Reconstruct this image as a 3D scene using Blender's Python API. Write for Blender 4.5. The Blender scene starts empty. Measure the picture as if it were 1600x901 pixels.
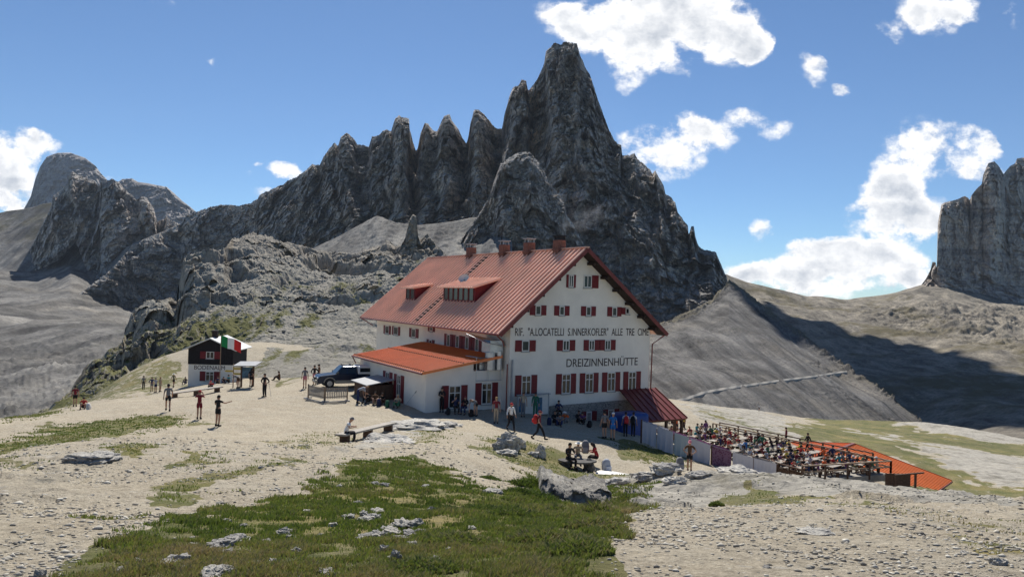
import bpy, math, random, numpy as np
from mathutils import Vector, Matrix
random.seed(7); rng = np.random.default_rng(7)
sc = bpy.context.scene; COL = sc.collection
R = math.radians
# ------------------------------------------------------------------ camera
CZ = 8.6; PITCH = R(0.4775); ROLL = R(1.7024); FPX = 1174.2
cp, sp, cr, sr = math.cos(PITCH), math.sin(PITCH), math.cos(ROLL), math.sin(ROLL)
FW = np.array([0, cp, sp]); U0 = np.array([0, -sp, cp]); R0 = np.array([1., 0, 0])
RT = cr*R0 + sr*U0; UP = -sr*R0 + cr*U0
cam = bpy.data.cameras.new('camera'); co = bpy.data.objects.new('camera', cam); COL.objects.link(co)
cam.sensor_width = 36; cam.lens = FPX/1600*36; cam.clip_start = .05; cam.clip_end = 30000
M = Matrix(((RT[0], UP[0], -FW[0], 0), (RT[1], UP[1], -FW[1], 0), (RT[2], UP[2], -FW[2], CZ), (0, 0, 0, 1)))
co.matrix_world = M; sc.camera = co
# ------------------------------------------------------------------ light
SUN_EL, SUN_AZ = R(47), R(-5)          # azimuth from +Y towards +X
sun = bpy.data.lights.new('sun', 'SUN'); so = bpy.data.objects.new('sun', sun); COL.objects.link(so)
sun.energy = 5.0; sun.angle = R(.5); sun.color = (1, .95, .87)
sd = Vector((math.sin(SUN_AZ)*math.cos(SUN_EL), math.cos(SUN_AZ)*math.cos(SUN_EL), math.sin(SUN_EL)))
so.rotation_euler = sd.to_track_quat('Z', 'Y').to_euler(); so.location = (0, 0, 300)
sc.view_settings.view_transform = 'Standard'; sc.view_settings.look = 'None'; sc.view_settings.exposure = 0.46
SKY = .066

def ray(u, v):
    u = np.asarray(u, float); v = np.asarray(v, float)
    return FW + RT*((u-800)/FPX)[..., None] + UP*((450.5-v)/FPX)[..., None]
CAMP = np.array([0, 0, CZ])
def P(u, v, d):
    r = ray(u, v); return CAMP + r*(np.asarray(d, float)/r[..., 1])[..., None]
def PZ(u, v, z):
    r = ray(u, v); return CAMP + r*((z-CZ)/r[..., 2])[..., None]
def UD(u, d, z):
    return np.array([(u-800)/FPX*d, d, z+CZ])

# ------------------------------------------------------------------ world: sky with clouds
def N(nt, t, **k):
    n = nt.nodes.new(t)
    for a, b in k.items():
        if a == 'ins':
            for i, val in b.items(): n.inputs[i].default_value = val
        else: setattr(n, a, b)
    return n
def mth(nt, op, a, b=None, clamp=False):
    n = nt.nodes.new('ShaderNodeMath'); n.operation = op; n.use_clamp = clamp
    for i, x in enumerate((a, b)):
        if x is None: continue
        if isinstance(x, (int, float)): n.inputs[i].default_value = x
        else: nt.links.new(x, n.inputs[i])
    return n.outputs[0]
def vm(nt, op, a, b=None):
    n = nt.nodes.new('ShaderNodeVectorMath'); n.operation = op
    for i, x in enumerate((a, b)):
        if x is None: continue
        if isinstance(x, tuple): n.inputs[i].default_value = x
        else: nt.links.new(x, n.inputs[i])
    return n
w = bpy.data.worlds.new('World'); sc.world = w; w.use_nodes = True
nt = w.node_tree; nt.nodes.clear(); L = nt.links.new
sky = N(nt, 'ShaderNodeTexSky', sky_type='NISHITA', sun_disc=False, sun_elevation=SUN_EL, sun_rotation=SUN_AZ,
        altitude=2400, air_density=1.0, dust_density=.6, ozone_density=3.0)
tc = N(nt, 'ShaderNodeTexCoord'); sx = N(nt, 'ShaderNodeSeparateXYZ'); L(tc.outputs['Generated'], sx.inputs[0])
yy = mth(nt, 'MAXIMUM', sx.outputs[1], .05)
px = mth(nt, 'DIVIDE', sx.outputs[0], yy); pz = mth(nt, 'DIVIDE', sx.outputs[2], yy)
# puffs of the visible clouds: (u, v, half-width, half-height, tilt, weight) measured as directions
CL = [(905,45,75,38,-20,1),(960,30,90,45,0,1.15),(1040,25,100,60,0,1.3),(1130,35,70,60,0,1.1),(985,95,38,42,30,.85),(1165,62,38,28,0,.8),(1040,95,34,22,-30,.65),
      (1035,215,62,36,10,1.1),(1050,250,55,28,0,.85),(1110,212,45,22,-15,.75),(1165,188,38,17,0,.72),(1215,208,34,20,20,.66),(1085,185,30,14,0,.4),
      (1275,118,30,22,-40,.72),(1320,142,12,9,0,.6),(1440,22,60,30,-25,.85),(1395,55,34,22,-50,.7),(1500,15,45,24,0,.75),(1590,18,18,28,0,.8),
      (1405,250,48,50,-30,.95),(1470,240,60,32,-8,.9),(1520,210,50,14,-20,.75),(1450,210,40,26,-20,.45),(1540,265,40,20,0,.55),(1400,300,48,40,0,.95),(1370,345,58,32,0,1.0),(1420,355,55,34,0,.85),(1460,340,40,40,20,.75),(1550,235,26,14,10,.6),
      (1192,366,24,16,-40,.75),(1300,410,80,32,0,1.2),(1210,428,60,22,0,1.0),(1155,420,40,18,10,.8),(1340,400,60,26,0,.9),(1425,415,60,30,-15,.95),(1390,445,75,20,0,.7),(1290,455,90,16,0,.7),(1250,395,30,22,0,.5),
      (45,225,52,24,-8,1.1),(15,255,50,34,0,1.05),(0,300,70,30,0,.55),(15,322,42,16,-12,.9),(-50,270,70,60,0,1.0),(185,278,20,9,0,.6),(458,272,42,17,-22,.95),(420,300,22,10,-20,.6),
      (248,6,22,9,-30,.55),(268,5,8,7,0,.5),(332,98,7,11,30,.52),(404,252,9,6,0,.6),(392,270,12,7,-60,.35),(1010,300,14,7,0,.3)]
nz = N(nt, 'ShaderNodeTexNoise', ins={'Scale': 13., 'Detail': 10., 'Roughness': .62, 'Lacunarity': 2.1}); nz.noise_dimensions = '3D'
cv = N(nt, 'ShaderNodeCombineXYZ'); L(px, cv.inputs[0]); L(mth(nt, 'MULTIPLY', pz, 1.25), cv.inputs[1])
L(cv.outputs[0], nz.inputs['Vector'])
nz2 = N(nt, 'ShaderNodeTexNoise', ins={'Scale': 13., 'Detail': 7., 'Roughness': .6, 'Lacunarity': 2.1})
cv2 = N(nt, 'ShaderNodeCombineXYZ'); L(px, cv2.inputs[0]); L(mth(nt, 'ADD', mth(nt, 'MULTIPLY', pz, 1.25), .012), cv2.inputs[1]); L(cv2.outputs[0], nz2.inputs['Vector'])
nw = N(nt, 'ShaderNodeTexNoise', ins={'Scale': 9., 'Detail': 6., 'Roughness': .6}); L(cv.outputs[0], nw.inputs['Vector']); sw = N(nt, 'ShaderNodeSeparateColor'); L(nw.outputs['Color'], sw.inputs[0])
px0, pz0 = px, pz; px = mth(nt, 'ADD', px, mth(nt, 'MULTIPLY', mth(nt, 'SUBTRACT', sw.outputs[0], .5), .085)); pz = mth(nt, 'ADD', pz, mth(nt, 'MULTIPLY', mth(nt, 'SUBTRACT', sw.outputs[1], .5), .065))
dens = None
for (u, v, a, b, tilt, wt) in CL:
    r = ray(u, v); cx_, cz_ = r[0]/r[1], r[2]/r[1]; a = a/FPX*1.25; b = b/FPX*1.25
    ct, st = math.cos(R(-tilt)), math.sin(R(-tilt))
    dx = mth(nt, 'SUBTRACT', px, float(cx_)); dz = mth(nt, 'SUBTRACT', pz, float(cz_))
    e1 = mth(nt, 'ADD', mth(nt, 'MULTIPLY', dx, ct/a), mth(nt, 'MULTIPLY', dz, -st/a))
    e2 = mth(nt, 'ADD', mth(nt, 'MULTIPLY', dx, st/b), mth(nt, 'MULTIPLY', dz, ct/b))
    q = mth(nt, 'ADD', mth(nt, 'MULTIPLY', e1, e1), mth(nt, 'MULTIPLY', e2, e2))
    q = mth(nt, 'MULTIPLY', mth(nt, 'SUBTRACT', 1., q, True), wt)
    dens = q if dens is None else mth(nt, 'ADD', dens, q)
fb = mth(nt, 'MULTIPLY', mth(nt, 'SUBTRACT', nz.outputs[0], .5), 5.8)
dn = mth(nt, 'SUBTRACT', mth(nt, 'ADD', mth(nt, 'MINIMUM', dens, 1.3), mth(nt, 'MULTIPLY', fb, mth(nt, 'ADD', mth(nt, 'MINIMUM', dens, .75), .02))), .36)
al = N(nt, 'ShaderNodeMapRange', interpolation_type='SMOOTHSTEP', ins={1: -.12, 2: .6, 3: 0., 4: .99}); L(dn, al.inputs[0])
core = N(nt, 'ShaderNodeMapRange', ins={1: .6, 2: 1.6, 3: 0., 4: 1.15}); L(dn, core.inputs[0])
dif = mth(nt, 'MULTIPLY', mth(nt, 'SUBTRACT', nz2.outputs[0], nz.outputs[0]), 4.2)
sh = mth(nt, 'ADD', mth(nt, 'MULTIPLY', core.outputs[0], .85), dif, True)
cmix = N(nt, 'ShaderNodeMix', data_type='RGBA'); L(sh, cmix.inputs[0])
cmix.inputs[6].default_value = (13.4, 13.3, 13.2, 1); cmix.inputs[7].default_value = (6.4, 6.9, 7.7, 1)
tint = N(nt, 'ShaderNodeMix', data_type='RGBA', blend_type='MULTIPLY'); tint.inputs[0].default_value = 1
L(sky.outputs[0], tint.inputs[6]); tint.inputs[7].default_value = (.80, 1.0, 1.14, 1)
skm = N(nt, 'ShaderNodeMix', data_type='RGBA'); L(al.outputs[0], skm.inputs[0]); L(tint.outputs[2], skm.inputs[6]); L(cmix.outputs[2], skm.inputs[7])
bg = N(nt, 'ShaderNodeBackground', ins={1: SKY}); L(skm.outputs[2], bg.inputs[0])
ow = N(nt, 'ShaderNodeOutputWorld'); L(bg.outputs[0], ow.inputs[0])

# ------------------------------------------------------------------ noise
_perm = rng.permutation(256); _perm = np.concatenate([_perm, _perm])
_g = rng.normal(size=(256, 3)); _g /= np.linalg.norm(_g, axis=1)[:, None]
def pn(p):
    p = np.asarray(p, float); i = np.floor(p).astype(int); f = p-i; i &= 255; s = f*f*f*(f*(f*6-15)+10); out = 0
    for dx in (0, 1):
        wx = s[:, 0] if dx else 1-s[:, 0]; a = _perm[(i[:, 0]+dx) & 255]
        for dy in (0, 1):
            wy = s[:, 1] if dy else 1-s[:, 1]; b = _perm[a+((i[:, 1]+dy) & 255)]
            for dz in (0, 1):
                wz = s[:, 2] if dz else 1-s[:, 2]; h = _perm[b+((i[:, 2]+dz) & 255)]; g = _g[h]
                out = out+wx*wy*wz*(g[:, 0]*(f[:, 0]-dx)+g[:, 1]*(f[:, 1]-dy)+g[:, 2]*(f[:, 2]-dz))
    return out*1.6
def fbm(p, o=4, lac=2.1, g=.5):
    a = 1; s = 0; q = np.array(p, float)
    for k in range(o): s = s+a*pn(q+k*17.3); q = q*lac; a *= g
    return s
_c = rng.random((256, 4)); _t = rng.normal(size=(256, 3))
def cell(p, tilt=.5):
    """angular blocks: every cell has its own offset and its own tilted face"""
    p = np.asarray(p, float); b0 = np.floor(p-.5).astype(int); best = np.full(len(p), 9e9); out = np.zeros(len(p))
    for dx in (0, 1):
        for dy in (0, 1):
            for dz in (0, 1):
                i = b0+np.array([dx, dy, dz]); h = _perm[(_perm[(_perm[i[:, 0] & 255]+i[:, 1]) & 255]+i[:, 2]) & 255]
                v = p-(i+.5+(_c[h, :3]-.5)*.9); d = (v*v).sum(1); k = d < best; best = np.where(k, d, best); out = np.where(k, (_c[h, 3]-.5)*1.2+(v*_t[h]).sum(1)*tilt, out)
    return out
def rid(p): return 1-2*np.abs(pn(p))       # ridged, -1..1

# ------------------------------------------------------------------ materials
def mat(name): 
    m = bpy.data.materials.new(name); m.use_nodes = True
    return m, m.node_tree, m.node_tree.nodes['Principled BSDF']
def simple(name, col, rough=.7, var=.15, scale=8., bump=0., metal=0., obj=False, spec=.3):
    m, t, b = mat(name); l = t.links.new
    b.inputs['Roughness'].default_value = rough; b.inputs['Metallic'].default_value = metal; b.inputs['Specular IOR Level'].default_value = spec
    tc = N(t, 'ShaderNodeTexCoord'); nz = N(t, 'ShaderNodeTexNoise', ins={'Scale': scale, 'Detail': 5., 'Roughness': .6}); l(tc.outputs['Object'], nz.inputs['Vector'])
    mp = N(t, 'ShaderNodeMapRange', ins={1: .3, 2: .7, 3: 1-var, 4: 1+var}); l(nz.outputs[0], mp.inputs[0])
    mx = N(t, 'ShaderNodeVectorMath', operation='SCALE')
    if obj:
        oi = N(t, 'ShaderNodeObjectInfo'); l(oi.outputs['Color'], mx.inputs[0])
    else: mx.inputs[0].default_value = col[:3]
    l(mp.outputs[0], mx.inputs['Scale']); l(mx.outputs[0], b.inputs['Base Color'])
    if bump:
        bp = N(t, 'ShaderNodeBump', ins={'Strength': bump, 'Distance': .02}); l(nz.outputs[0], bp.inputs['Height']); l(bp.outputs[0], b.inputs['Normal'])
    return m
def ramp(t, fac, stops):
    r = N(t, 'ShaderNodeValToRGB'); e = r.color_ramp.elements
    while len(e) > 1: e.remove(e[-1])
    for i, (p_, c) in enumerate(stops):
        x = e[0] if i == 0 else e.new(p_)
        x.position = p_; x.color = (*c, 1) if len(c) == 3 else c
    t.links.new(fac, r.inputs[0]); return r.outputs[0]
def nois(t, vec, sc_, det=6, ro=.6, stretch=None):
    if stretch:
        mp = N(t, 'ShaderNodeMapping'); mp.inputs['Scale'].default_value = stretch; t.links.new(vec, mp.inputs[0]); vec = mp.outputs[0]
    n = N(t, 'ShaderNodeTexNoise', ins={'Scale': sc_, 'Detail': float(det), 'Roughness': ro}); t.links.new(vec, n.inputs['Vector']); return n.outputs[0]
def mixc(t, f, a, b, bt='MIX'):
    m = N(t, 'ShaderNodeMix', data_type='RGBA', blend_type=bt)
    for i, x in ((0, f), (6, a), (7, b)):
        if isinstance(x, (int, float)): m.inputs[i].default_value = x
        elif isinstance(x, tuple): m.inputs[i].default_value = (*x, 1)
        else: t.links.new(x, m.inputs[i])
    return m.outputs[2]
def mr(t, x, a, b, c=0., d=1., clamp=True):
    n = N(t, 'ShaderNodeMapRange', ins={1: a, 2: b, 3: c, 4: d}); n.clamp = clamp; t.links.new(x, n.inputs[0]); return n.outputs[0]

def rock_mat(name, c1, c2, s=1., warm=(.30, .24, .19), strata=.5, bump=1., bd=2., scree=(.34, .33, .31)):
    """cliff rock with beds and streaks; flat places carry scree (attribute 'scree'), 'grass' where marked"""
    m, t, b = mat(name); l = t.links.new; b.inputs['Roughness'].default_value = .95; b.inputs['Specular IOR Level'].default_value = .1
    ge = N(t, 'ShaderNodeNewGeometry'); pos = ge.outputs['Position']
    n1 = nois(t, pos, .012*s, 8, .65); n2 = nois(t, pos, .06*s, 8, .7, (1, 1, .16)); n3 = nois(t, pos, .07*s, 6, .7, (.12, .12, 1.6)); n4 = nois(t, pos, .35*s, 6, .7); n5 = nois(t, pos, .26*s, 7, .78, (1, 1, .2))
    base = mixc(t, mr(t, n1, .35, .65), c1, c2)
    base = mixc(t, mr(t, n2, .55, .72, 0, .65), base, warm)
    dk = mixc(t, 1., base, ramp(t, n2, [(.3, (.55, .55, .6)), (.5, (1, 1, 1)), (.75, (1.25, 1.22, 1.18))]), 'MULTIPLY')
    dk = mixc(t, strata, dk, mixc(t, 1., dk, ramp(t, n3, [(.40, (.6, .6, .63)), (.5, (1, 1, 1)), (.60, (1.28, 1.25, 1.2))]), 'MULTIPLY'))
    dk = mixc(t, .6, dk, mixc(t, 1., dk, ramp(t, n4, [(.35, (.65, .65, .68)), (.5, (1, 1, 1)), (.68, (1.35, 1.33, 1.3))]), 'MULTIPLY'))
    dk = mixc(t, .8, dk, mixc(t, 1., dk, ramp(t, n5, [(.36, (.56, .56, .6)), (.47, (1, 1, 1)), (.62, (1.3, 1.28, 1.24))]), 'MULTIPLY'))
    sa = N(t, 'ShaderNodeAttribute', attribute_name='scree'); 
    sfac = mr(t, mth(t, 'ADD', sa.outputs['Fac'], mth(t, 'MULTIPLY', mth(t, 'SUBTRACT', n4, .5), .8)), .4, .6)
    scol = mixc(t, nois(t, pos, .3*s, 8, .8), tuple(x*.78 for x in scree), tuple(min(1, x*1.22) for x in scree))
    dk = mixc(t, sfac, dk, scol)
    ga = N(t, 'ShaderNodeAttribute', attribute_name='grass')
    gfac = mr(t, mth(t, 'ADD', ga.outputs['Fac'], mth(t, 'MULTIPLY', mth(t, 'SUBTRACT', nois(t, pos, .22*s, 8, .75), .5), 1.6)), .42, .6)
    dk = mixc(t, gfac, dk, mixc(t, n4, (.10, .115, .035), (.20, .18, .08)))
    l(dk, b.inputs['Base Color'])
    h = mth(t, 'ADD', mth(t, 'ADD', mth(t, 'MULTIPLY', n5, 1.2), mth(t, 'MULTIPLY', n4, .6)), mth(t, 'ADD', mth(t, 'MULTIPLY', n2, 1.6), mth(t, 'MULTIPLY', n3, .8)))
    bp = N(t, 'ShaderNodeBump', ins={'Strength': bump, 'Distance': bd}); l(h, bp.inputs['Height']); l(bp.outputs[0], b.inputs['Normal'])
    return m
def scree_mat(name, c1, c2, s=1., dirv=(1, .07, .07), grass=(.10, .105, .05), dots=.35):
    m, t, b = mat(name); l = t.links.new; b.inputs['Roughness'].default_value = .95; b.inputs['Specular IOR Level'].default_value = .1
    ge = N(t, 'ShaderNodeNewGeometry'); pos = ge.outputs['Position']
    n1 = nois(t, pos, .02*s, 8, .6); n2 = nois(t, pos, .10*s, 8, .7, dirv); n3 = nois(t, pos, .45*s, 9, .85)
    c = mixc(t, mr(t, n1, .38, .62), c1, c2)
    c = mixc(t, mr(t, nois(t, pos, .006*s, 7, .7), .5, .62, 0, .5), c, (.19, .17, .14))
    c = mixc(t, 1., c, ramp(t, n2, [(.36, (.5, .5, .52)), (.5, (1, 1, 1)), (.62, (1.4, 1.38, 1.34))]), 'MULTIPLY')
    c = mixc(t, 1., c, ramp(t, n3, [(.36, (.55, .55, .56)), (.5, (1, 1, 1)), (.64, (1.42, 1.41, 1.38))]), 'MULTIPLY')
    n5 = nois(t, pos, .16*s, 4, .5); n6 = nois(t, pos, .03*s, 3, .5)
    dt = mth(t, 'MULTIPLY', mr(t, n5, .62, .68), mr(t, n6, .5, .6)); c = mixc(t, mth(t, 'MULTIPLY', dt, dots), c, (.08, .085, .07))
    ga = N(t, 'ShaderNodeAttribute', attribute_name='grass')
    gf = mr(t, mth(t, 'ADD', ga.outputs['Fac'], mth(t, 'MULTIPLY', mth(t, 'SUBTRACT', nois(t, pos, .05*s, 8, .7), .5), 1.4)), .42, .7)
    c = mixc(t, gf, c, mixc(t, n3, tuple(x*.7 for x in grass), grass))
    l(c, b.inputs['Base Color'])
    bp = N(t, 'ShaderNodeBump', ins={'Strength': .8, 'Distance': 1.2}); l(mth(t, 'ADD', n3, mth(t, 'MULTIPLY', n2, 1.5)), bp.inputs['Height']); l(bp.outputs[0], b.inputs['Normal'])
    return m

# ------------------------------------------------------------------ object helpers
def tag(o, label=None, cat=None, group=None, kind=None):
    if label: o['label'] = label
    if cat: o['category'] = cat
    if group: o['group'] = group
    if kind: o['kind'] = kind
    return o
def empty(name, loc, rz=0):
    o = bpy.data.objects.new(name, None); COL.objects.link(o); o.location = tuple(map(float, loc)); o.rotation_euler = (0, 0, rz); o.empty_display_size = .2; return o
def gridmesh(name, V, m, attrs=None, kind='structure', smooth=True, label=None, cat=None):
    nt_, nu = V.shape[:2]; me = bpy.data.meshes.new(name)
    idx = np.arange(nt_*nu).reshape(nt_, nu)
    q = np.stack([idx[:-1, :-1], idx[1:, :-1], idx[1:, 1:], idx[:-1, 1:]], -1).reshape(-1, 4)
    me.vertices.add(nt_*nu); me.vertices.foreach_set('co', V.reshape(-1).astype(np.float32))
    me.loops.add(q.size); me.loops.foreach_set('vertex_index', q.reshape(-1).astype(np.int32))
    me.polygons.add(len(q)); me.polygons.foreach_set('loop_start', np.arange(0, q.size, 4, dtype=np.int32)); me.polygons.foreach_set('loop_total', np.full(len(q), 4, dtype=np.int32))
    me.update(calc_edges=True); me.polygons.foreach_set('use_smooth', np.full(len(q), smooth))
    for k, a in (attrs or {}).items():
        at = me.attributes.new(k, 'FLOAT', 'POINT'); at.data.foreach_set('value', a.reshape(-1).astype(np.float32))
    me.materials.append(m); o = bpy.data.objects.new(name, me); COL.objects.link(o); tag(o, label, cat, kind=kind); return o
def rows_at(rows, us):
    out = []
    for r in rows:
        r = np.array(r, float); v = np.interp(us, r[:, 0], r[:, 1]); d = np.interp(us, r[:, 0], r[:, 2]); out.append(P(us, v, d))
    return np.array(out)
def sheet(name, rows, nu, nt_, disp, m, smooth_t=0, flat_=False, rib=0, ribs=60, back=(150, 1.2), attrf=None, edge=.25, u=None, label=None, cat=None, kind='structure', topj=0):
    r0 = np.array(rows[0], float); u0, u1 = (r0[0, 0], r0[-1, 0]) if u is None else u
    us = np.linspace(u0, u1, nu)
    if topj:
        jj = (fbm(np.stack([us/9, us*0+3.3, us*0], 1), 4, 2.3, .65)-.5*np.maximum(0, rid(np.stack([us/5, us*0+8.3, us*0], 1))))*topj*1.3; rows = list(rows)
        pass
    K = rows_at(rows, us); nk = len(rows)
    # param along t by arc length in mean
    seg = np.array([np.median(np.linalg.norm(K[i+1]-K[i], axis=1)) for i in range(nk-1)])**.8; kn = np.concatenate([[0], np.cumsum(seg)]); kn /= kn[-1]
    ts = np.linspace(0, 1, nt_); V = np.empty((nt_, nu, 3))
    j = np.clip(np.searchsorted(kn, ts, 'right')-1, 0, nk-2); f = ((ts-kn[j])/(kn[j+1]-kn[j]))[:, None, None]
    V = K[j]*(1-f)+K[j+1]*f
    if smooth_t:
        for _ in range(smooth_t):
            W_ = V.copy(); W_[1:-1] = (V[:-2]+2*V[1:-1]+V[2:])/4; V = W_
    flat = V.reshape(-1, 3); ram = np.clip(ts/.06, 0, 1)[:, None]*(1-edge)+edge
    D, dz = disp(flat, np.repeat(ts, nu)); D = D.reshape(nt_, nu)*ram; dz = dz.reshape(nt_, nu)*ram if np.ndim(dz) else dz*ram
    if rib:
        vt = np.interp(us, np.array(rows[0])[:, 0], np.array(rows[0])[:, 1]); du = us[1]-us[0]; kw = int(ribs/du)|1; pad_ = np.pad(vt, kw, mode='edge'); ker = np.hanning(2*kw+1); ker /= ker.sum(); sm = np.convolve(pad_, ker, 'valid')
        rb = sm-vt; kk = max(3, int(5/du)); rb = np.convolve(np.pad(rb, kk//2, mode='edge'), np.ones(kk)/kk, 'same')[kk//2:kk//2+nu]
        drift = fbm(flat/90+77, 3).reshape(nt_, nu)*ribs*.5*np.clip(ts*2, 0, 1)[:, None]; ui = us[None]+drift
        shp = (np.clip(ts/.10, 0, 1)*np.clip((1.15-ts)/.75, 0, 1))[:, None]; D = D+np.interp(ui, us, rb)*rib*shp*1.0
    if topj: V[..., 2] -= (jj*V[0, :, 1]/FPX)[None]*np.exp(-ts*nt_/7.)[:, None]
    hd = V[..., :2]/np.linalg.norm(V[..., :2], axis=-1, keepdims=True)
    V[..., :2] -= hd*D[..., None]; V[..., 2] += dz
    # back side
    if back:
        top = V[0]; h = hd[0]; bl = []
        for k_ in (.12, .4, 1.0):
            b_ = top.copy(); b_[:, :2] += h*back[0]*k_; b_[:, 2] -= back[0]*back[1]*k_; bl.append(b_)
        V = np.concatenate([np.array(bl[::-1]), V]); ts = np.concatenate([[0, 0, 0], ts])
    at = attrf(V) if attrf else {}
    return gridmesh(name, V, m, at, kind=kind, label=label, cat=cat, smooth=not flat_)
def slope_of(V):
    du = np.gradient(V, axis=1); dt = np.gradient(V, axis=0); n = np.cross(du, dt); n /= np.linalg.norm(n, axis=-1, keepdims=True)+1e-9; return np.abs(n[..., 2])
def cliff(sx=70, amp=24, sz=4., st=1., fine=1.):
    def f(p, t):
        wob = fbm(p/(sx*1.1), 4)*sx*.35; wob2 = fbm(p/(sx*.2)+31, 3)*sx*.07
        q = p+np.stack([wob+wob2, wob-wob2, wob*.5+wob2], 1)
        d = rid(q/sx*np.array([1, 1, 1/sz]))*amp*.42+rid(q/(sx*.45)*np.array([1, 1, 1/(sz*.8)])+5)*amp*.24
        d += cell(q/(sx*.42)*np.array([1, 1, 1/3.2]), .6)*amp*.50
        d += cell(q/(sx*.19)*np.array([1, 1, 1/2.6])+7, .6)*amp*.27
        d += cell(q/(sx*.09)*np.array([1, 1, 1/1.6])+3, .6)*amp*.15
        d += cell(q/(sx*.045)+1, .6)*amp*.08*fine+rid(q/(sx*.12)*np.array([1, 1, .3])+9)*amp*.08
        zz = p[:, 2]+wob*.3+.05*p[:, 0]; k_ = np.zeros_like(p); k_[:, 0] = p[:, 0]/(sx*.9); k_[:, 1] = p[:, 1]/(sx*.9)
        m_ = np.clip(pn(p/(sx*.9)+50)+.45, .15, 1); k_[:, 2] = zz/(sx*.11); d += rid(k_)*amp*.065*st*m_
        return d, cell(q/(sx*.15)+20, .3)*amp*.06
    return f
def soft(s1, a1, s2=None, a2=0):
    def f(p, t):
        d = fbm(p*np.array([1, .4, .4])/s1, 4)*a1
        if s2: d = d+fbm(p/s2, 4, 2.2, .6)*a2
        return d*.3, d
    return f

# ------------------------------------------------------------------ mountains
ROCK = rock_mat('dolomite_rock', (.48, .43, .385), (.60, .54, .475), 1., (.66, .53, .40), .75, .9, 3.)
ROCKF = rock_mat('distant_rock', (.30, .285, .275), (.37, .35, .335), .5, (.34, .30, .26), .5, 1., 4)
SCREE = scree_mat('scree_gravel', (.10, .097, .093), (.195, .19, .18), .5, (1, .05, .05), (.105, .10, .065))
SCREE2 = scree_mat('shaded_scree', (.095, .092, .09), (.175, .17, .164), 1.5, (1, .05, .05), (.20, .18, .13), .7)  # base colour darkened to carry the shade of this slope
SCREEV = scree_mat('valley_scree', (.18, .163, .135), (.25, .225, .185), .8, (1, .3, .3), (.15, .13, .08), .6)
MS = [(400,317,1120),(405,305,1120),(425,296,1110),(462,278,1090),(482,264,1070),(488,257,1070),(499,259,1070),(505,247,1060),(513,235,1060),(522,225,1060),(528,229,1060),(533,214,1050),(542,209,1050),(552,216,1050),(558,226,1055),(570,229,1050),(576,231,1050),(581,216,1030),(591,214,1030),(599,205,1030),(605,204,1025),(611,208,1020),(617,188,1010),(624,183,1010),(639,186,1010),(640,202,1010),(646,225,1010),(650,237,1020),(653,231,1000),(657,210,1000),(665,193,990),(671,197,990),(676,206,990),(683,208,990),(687,198,980),(694,183,980),(702,181,980),(708,192,980),(716,204,980),(724,218,985),(729,225,985),(732,214,970),(735,194,960),(741,173,960),(747,172,960),(757,181,960),(766,192,960),(772,200,955),(784,202,955),(788,181,920),(796,153,920),(801,140,920),(809,136,920),(815,126,920),(822,127,920),(825,142,915),(829,142,910),(840,124,900),(850,103,900),(853,82,900),(864,71,900),(881,69,900),(889,71,900),(901,74,900),(907,91,900),(914,107,900),(922,118,900),(926,132,900),(934,157,900),(942,177,895),(951,202,890),(959,220,885),(965,225,880),(971,226,880),(972,243,875),(983,245,870),(991,240,870),(996,249,870),(1006,257,865),(1014,264,865),(1020,274,860),(1024,268,855),(1029,278,855),(1037,292,850),(1040,305,850),(1049,309,845),(1055,317,840),(1059,333,840),(1066,342,835),(1075,354,830),(1076,368,830),(1080,356,825),(1084,356,825),(1087,374,820),(1092,385,820),(1100,391,815),(1111,393,810),(1119,395,805),(1123,407,800),(1129,420,800),(1135,432,800),(1142,455,800),(1160,500,800)]
MB_ = [(400,470,980),(500,430,900),(600,400,850),(740,400,800),(800,420,760),(900,470,740),(960,500,700),(1045,530,670),(1112,500,690),(1140,480,720),(1160,520,760)]
MM = [(400,400,1040),(500,345,985),(600,330,940),(700,330,900),(800,300,860),(880,260,830),(960,330,780),(1045,420,760),(1112,440,750),(1142,465,780),(1160,505,790)]
sheet('mountain', [MS, MM, MB_], 840, 460, cliff(62, 28, 3.4, 3.), ROCK, rib=1.5, ribs=55, edge=.25, flat_=True, back=(260, 1.1), topj=1.2,
      attrf=lambda V: {'scree': np.clip((slope_of(V)-.62)*4, 0, 1)}, label='tall dark grey jagged rock peak with a row of spires to its left', cat='mountain')
BS = [(700,430,720),(712,395,700),(720,374,700),(733,358,690),(745,341,690),(762,313,690),(774,280,690),(782,259,690),(794,251,690),(811,241,690),(827,239,690),(840,251,690),(852,272,690),(864,292,690),(881,317,690),(885,337,690),(897,354,690),(909,378,690),(918,391,690),(935,430,690),(950,470,700)]
BB = [(700,450,675),(720,430,662),(800,440,640),(900,450,640),(950,490,655)]
sheet('mountain', [BS, BB], 360, 240, cliff(42, 17, 3.4), ROCK, rib=1.1, ribs=70, edge=.5, flat_=True, back=(120, .6), topj=1.2, attrf=lambda V: {'scree': np.clip((slope_of(V)-.55)*4, 0, 1)}, label='rocky buttress rising behind the long red roof', cat='mountain')
LR = [(60,520,1000),(110,470,1020),(150,440,1080),(180,415,1100),(206,385,1130),(240,370,1150),(281,351,1180),(290,338,1180),(296,335,1180),(316,328,1180),(330,325,1180),(346,320,1180),(370,322,1180),(393,318,1180),(410,306,1180),(450,300,1190),(520,300,1200)]
LB = [(60,540,960),(110,490,985),(200,508,1075),(300,520,1110),(520,495,1110)]
sheet('mountain', [LR, LB], 480, 230, cliff(60, 22, 4.), ROCK, rib=1.5, ribs=40, edge=.4, flat_=True, back=(260, .5), topj=1.2, attrf=lambda V: {'scree': np.clip((slope_of(V)-.6)*4, 0, 1)}, label='long shaded cliff band left of the spires', cat='mountain')
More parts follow.
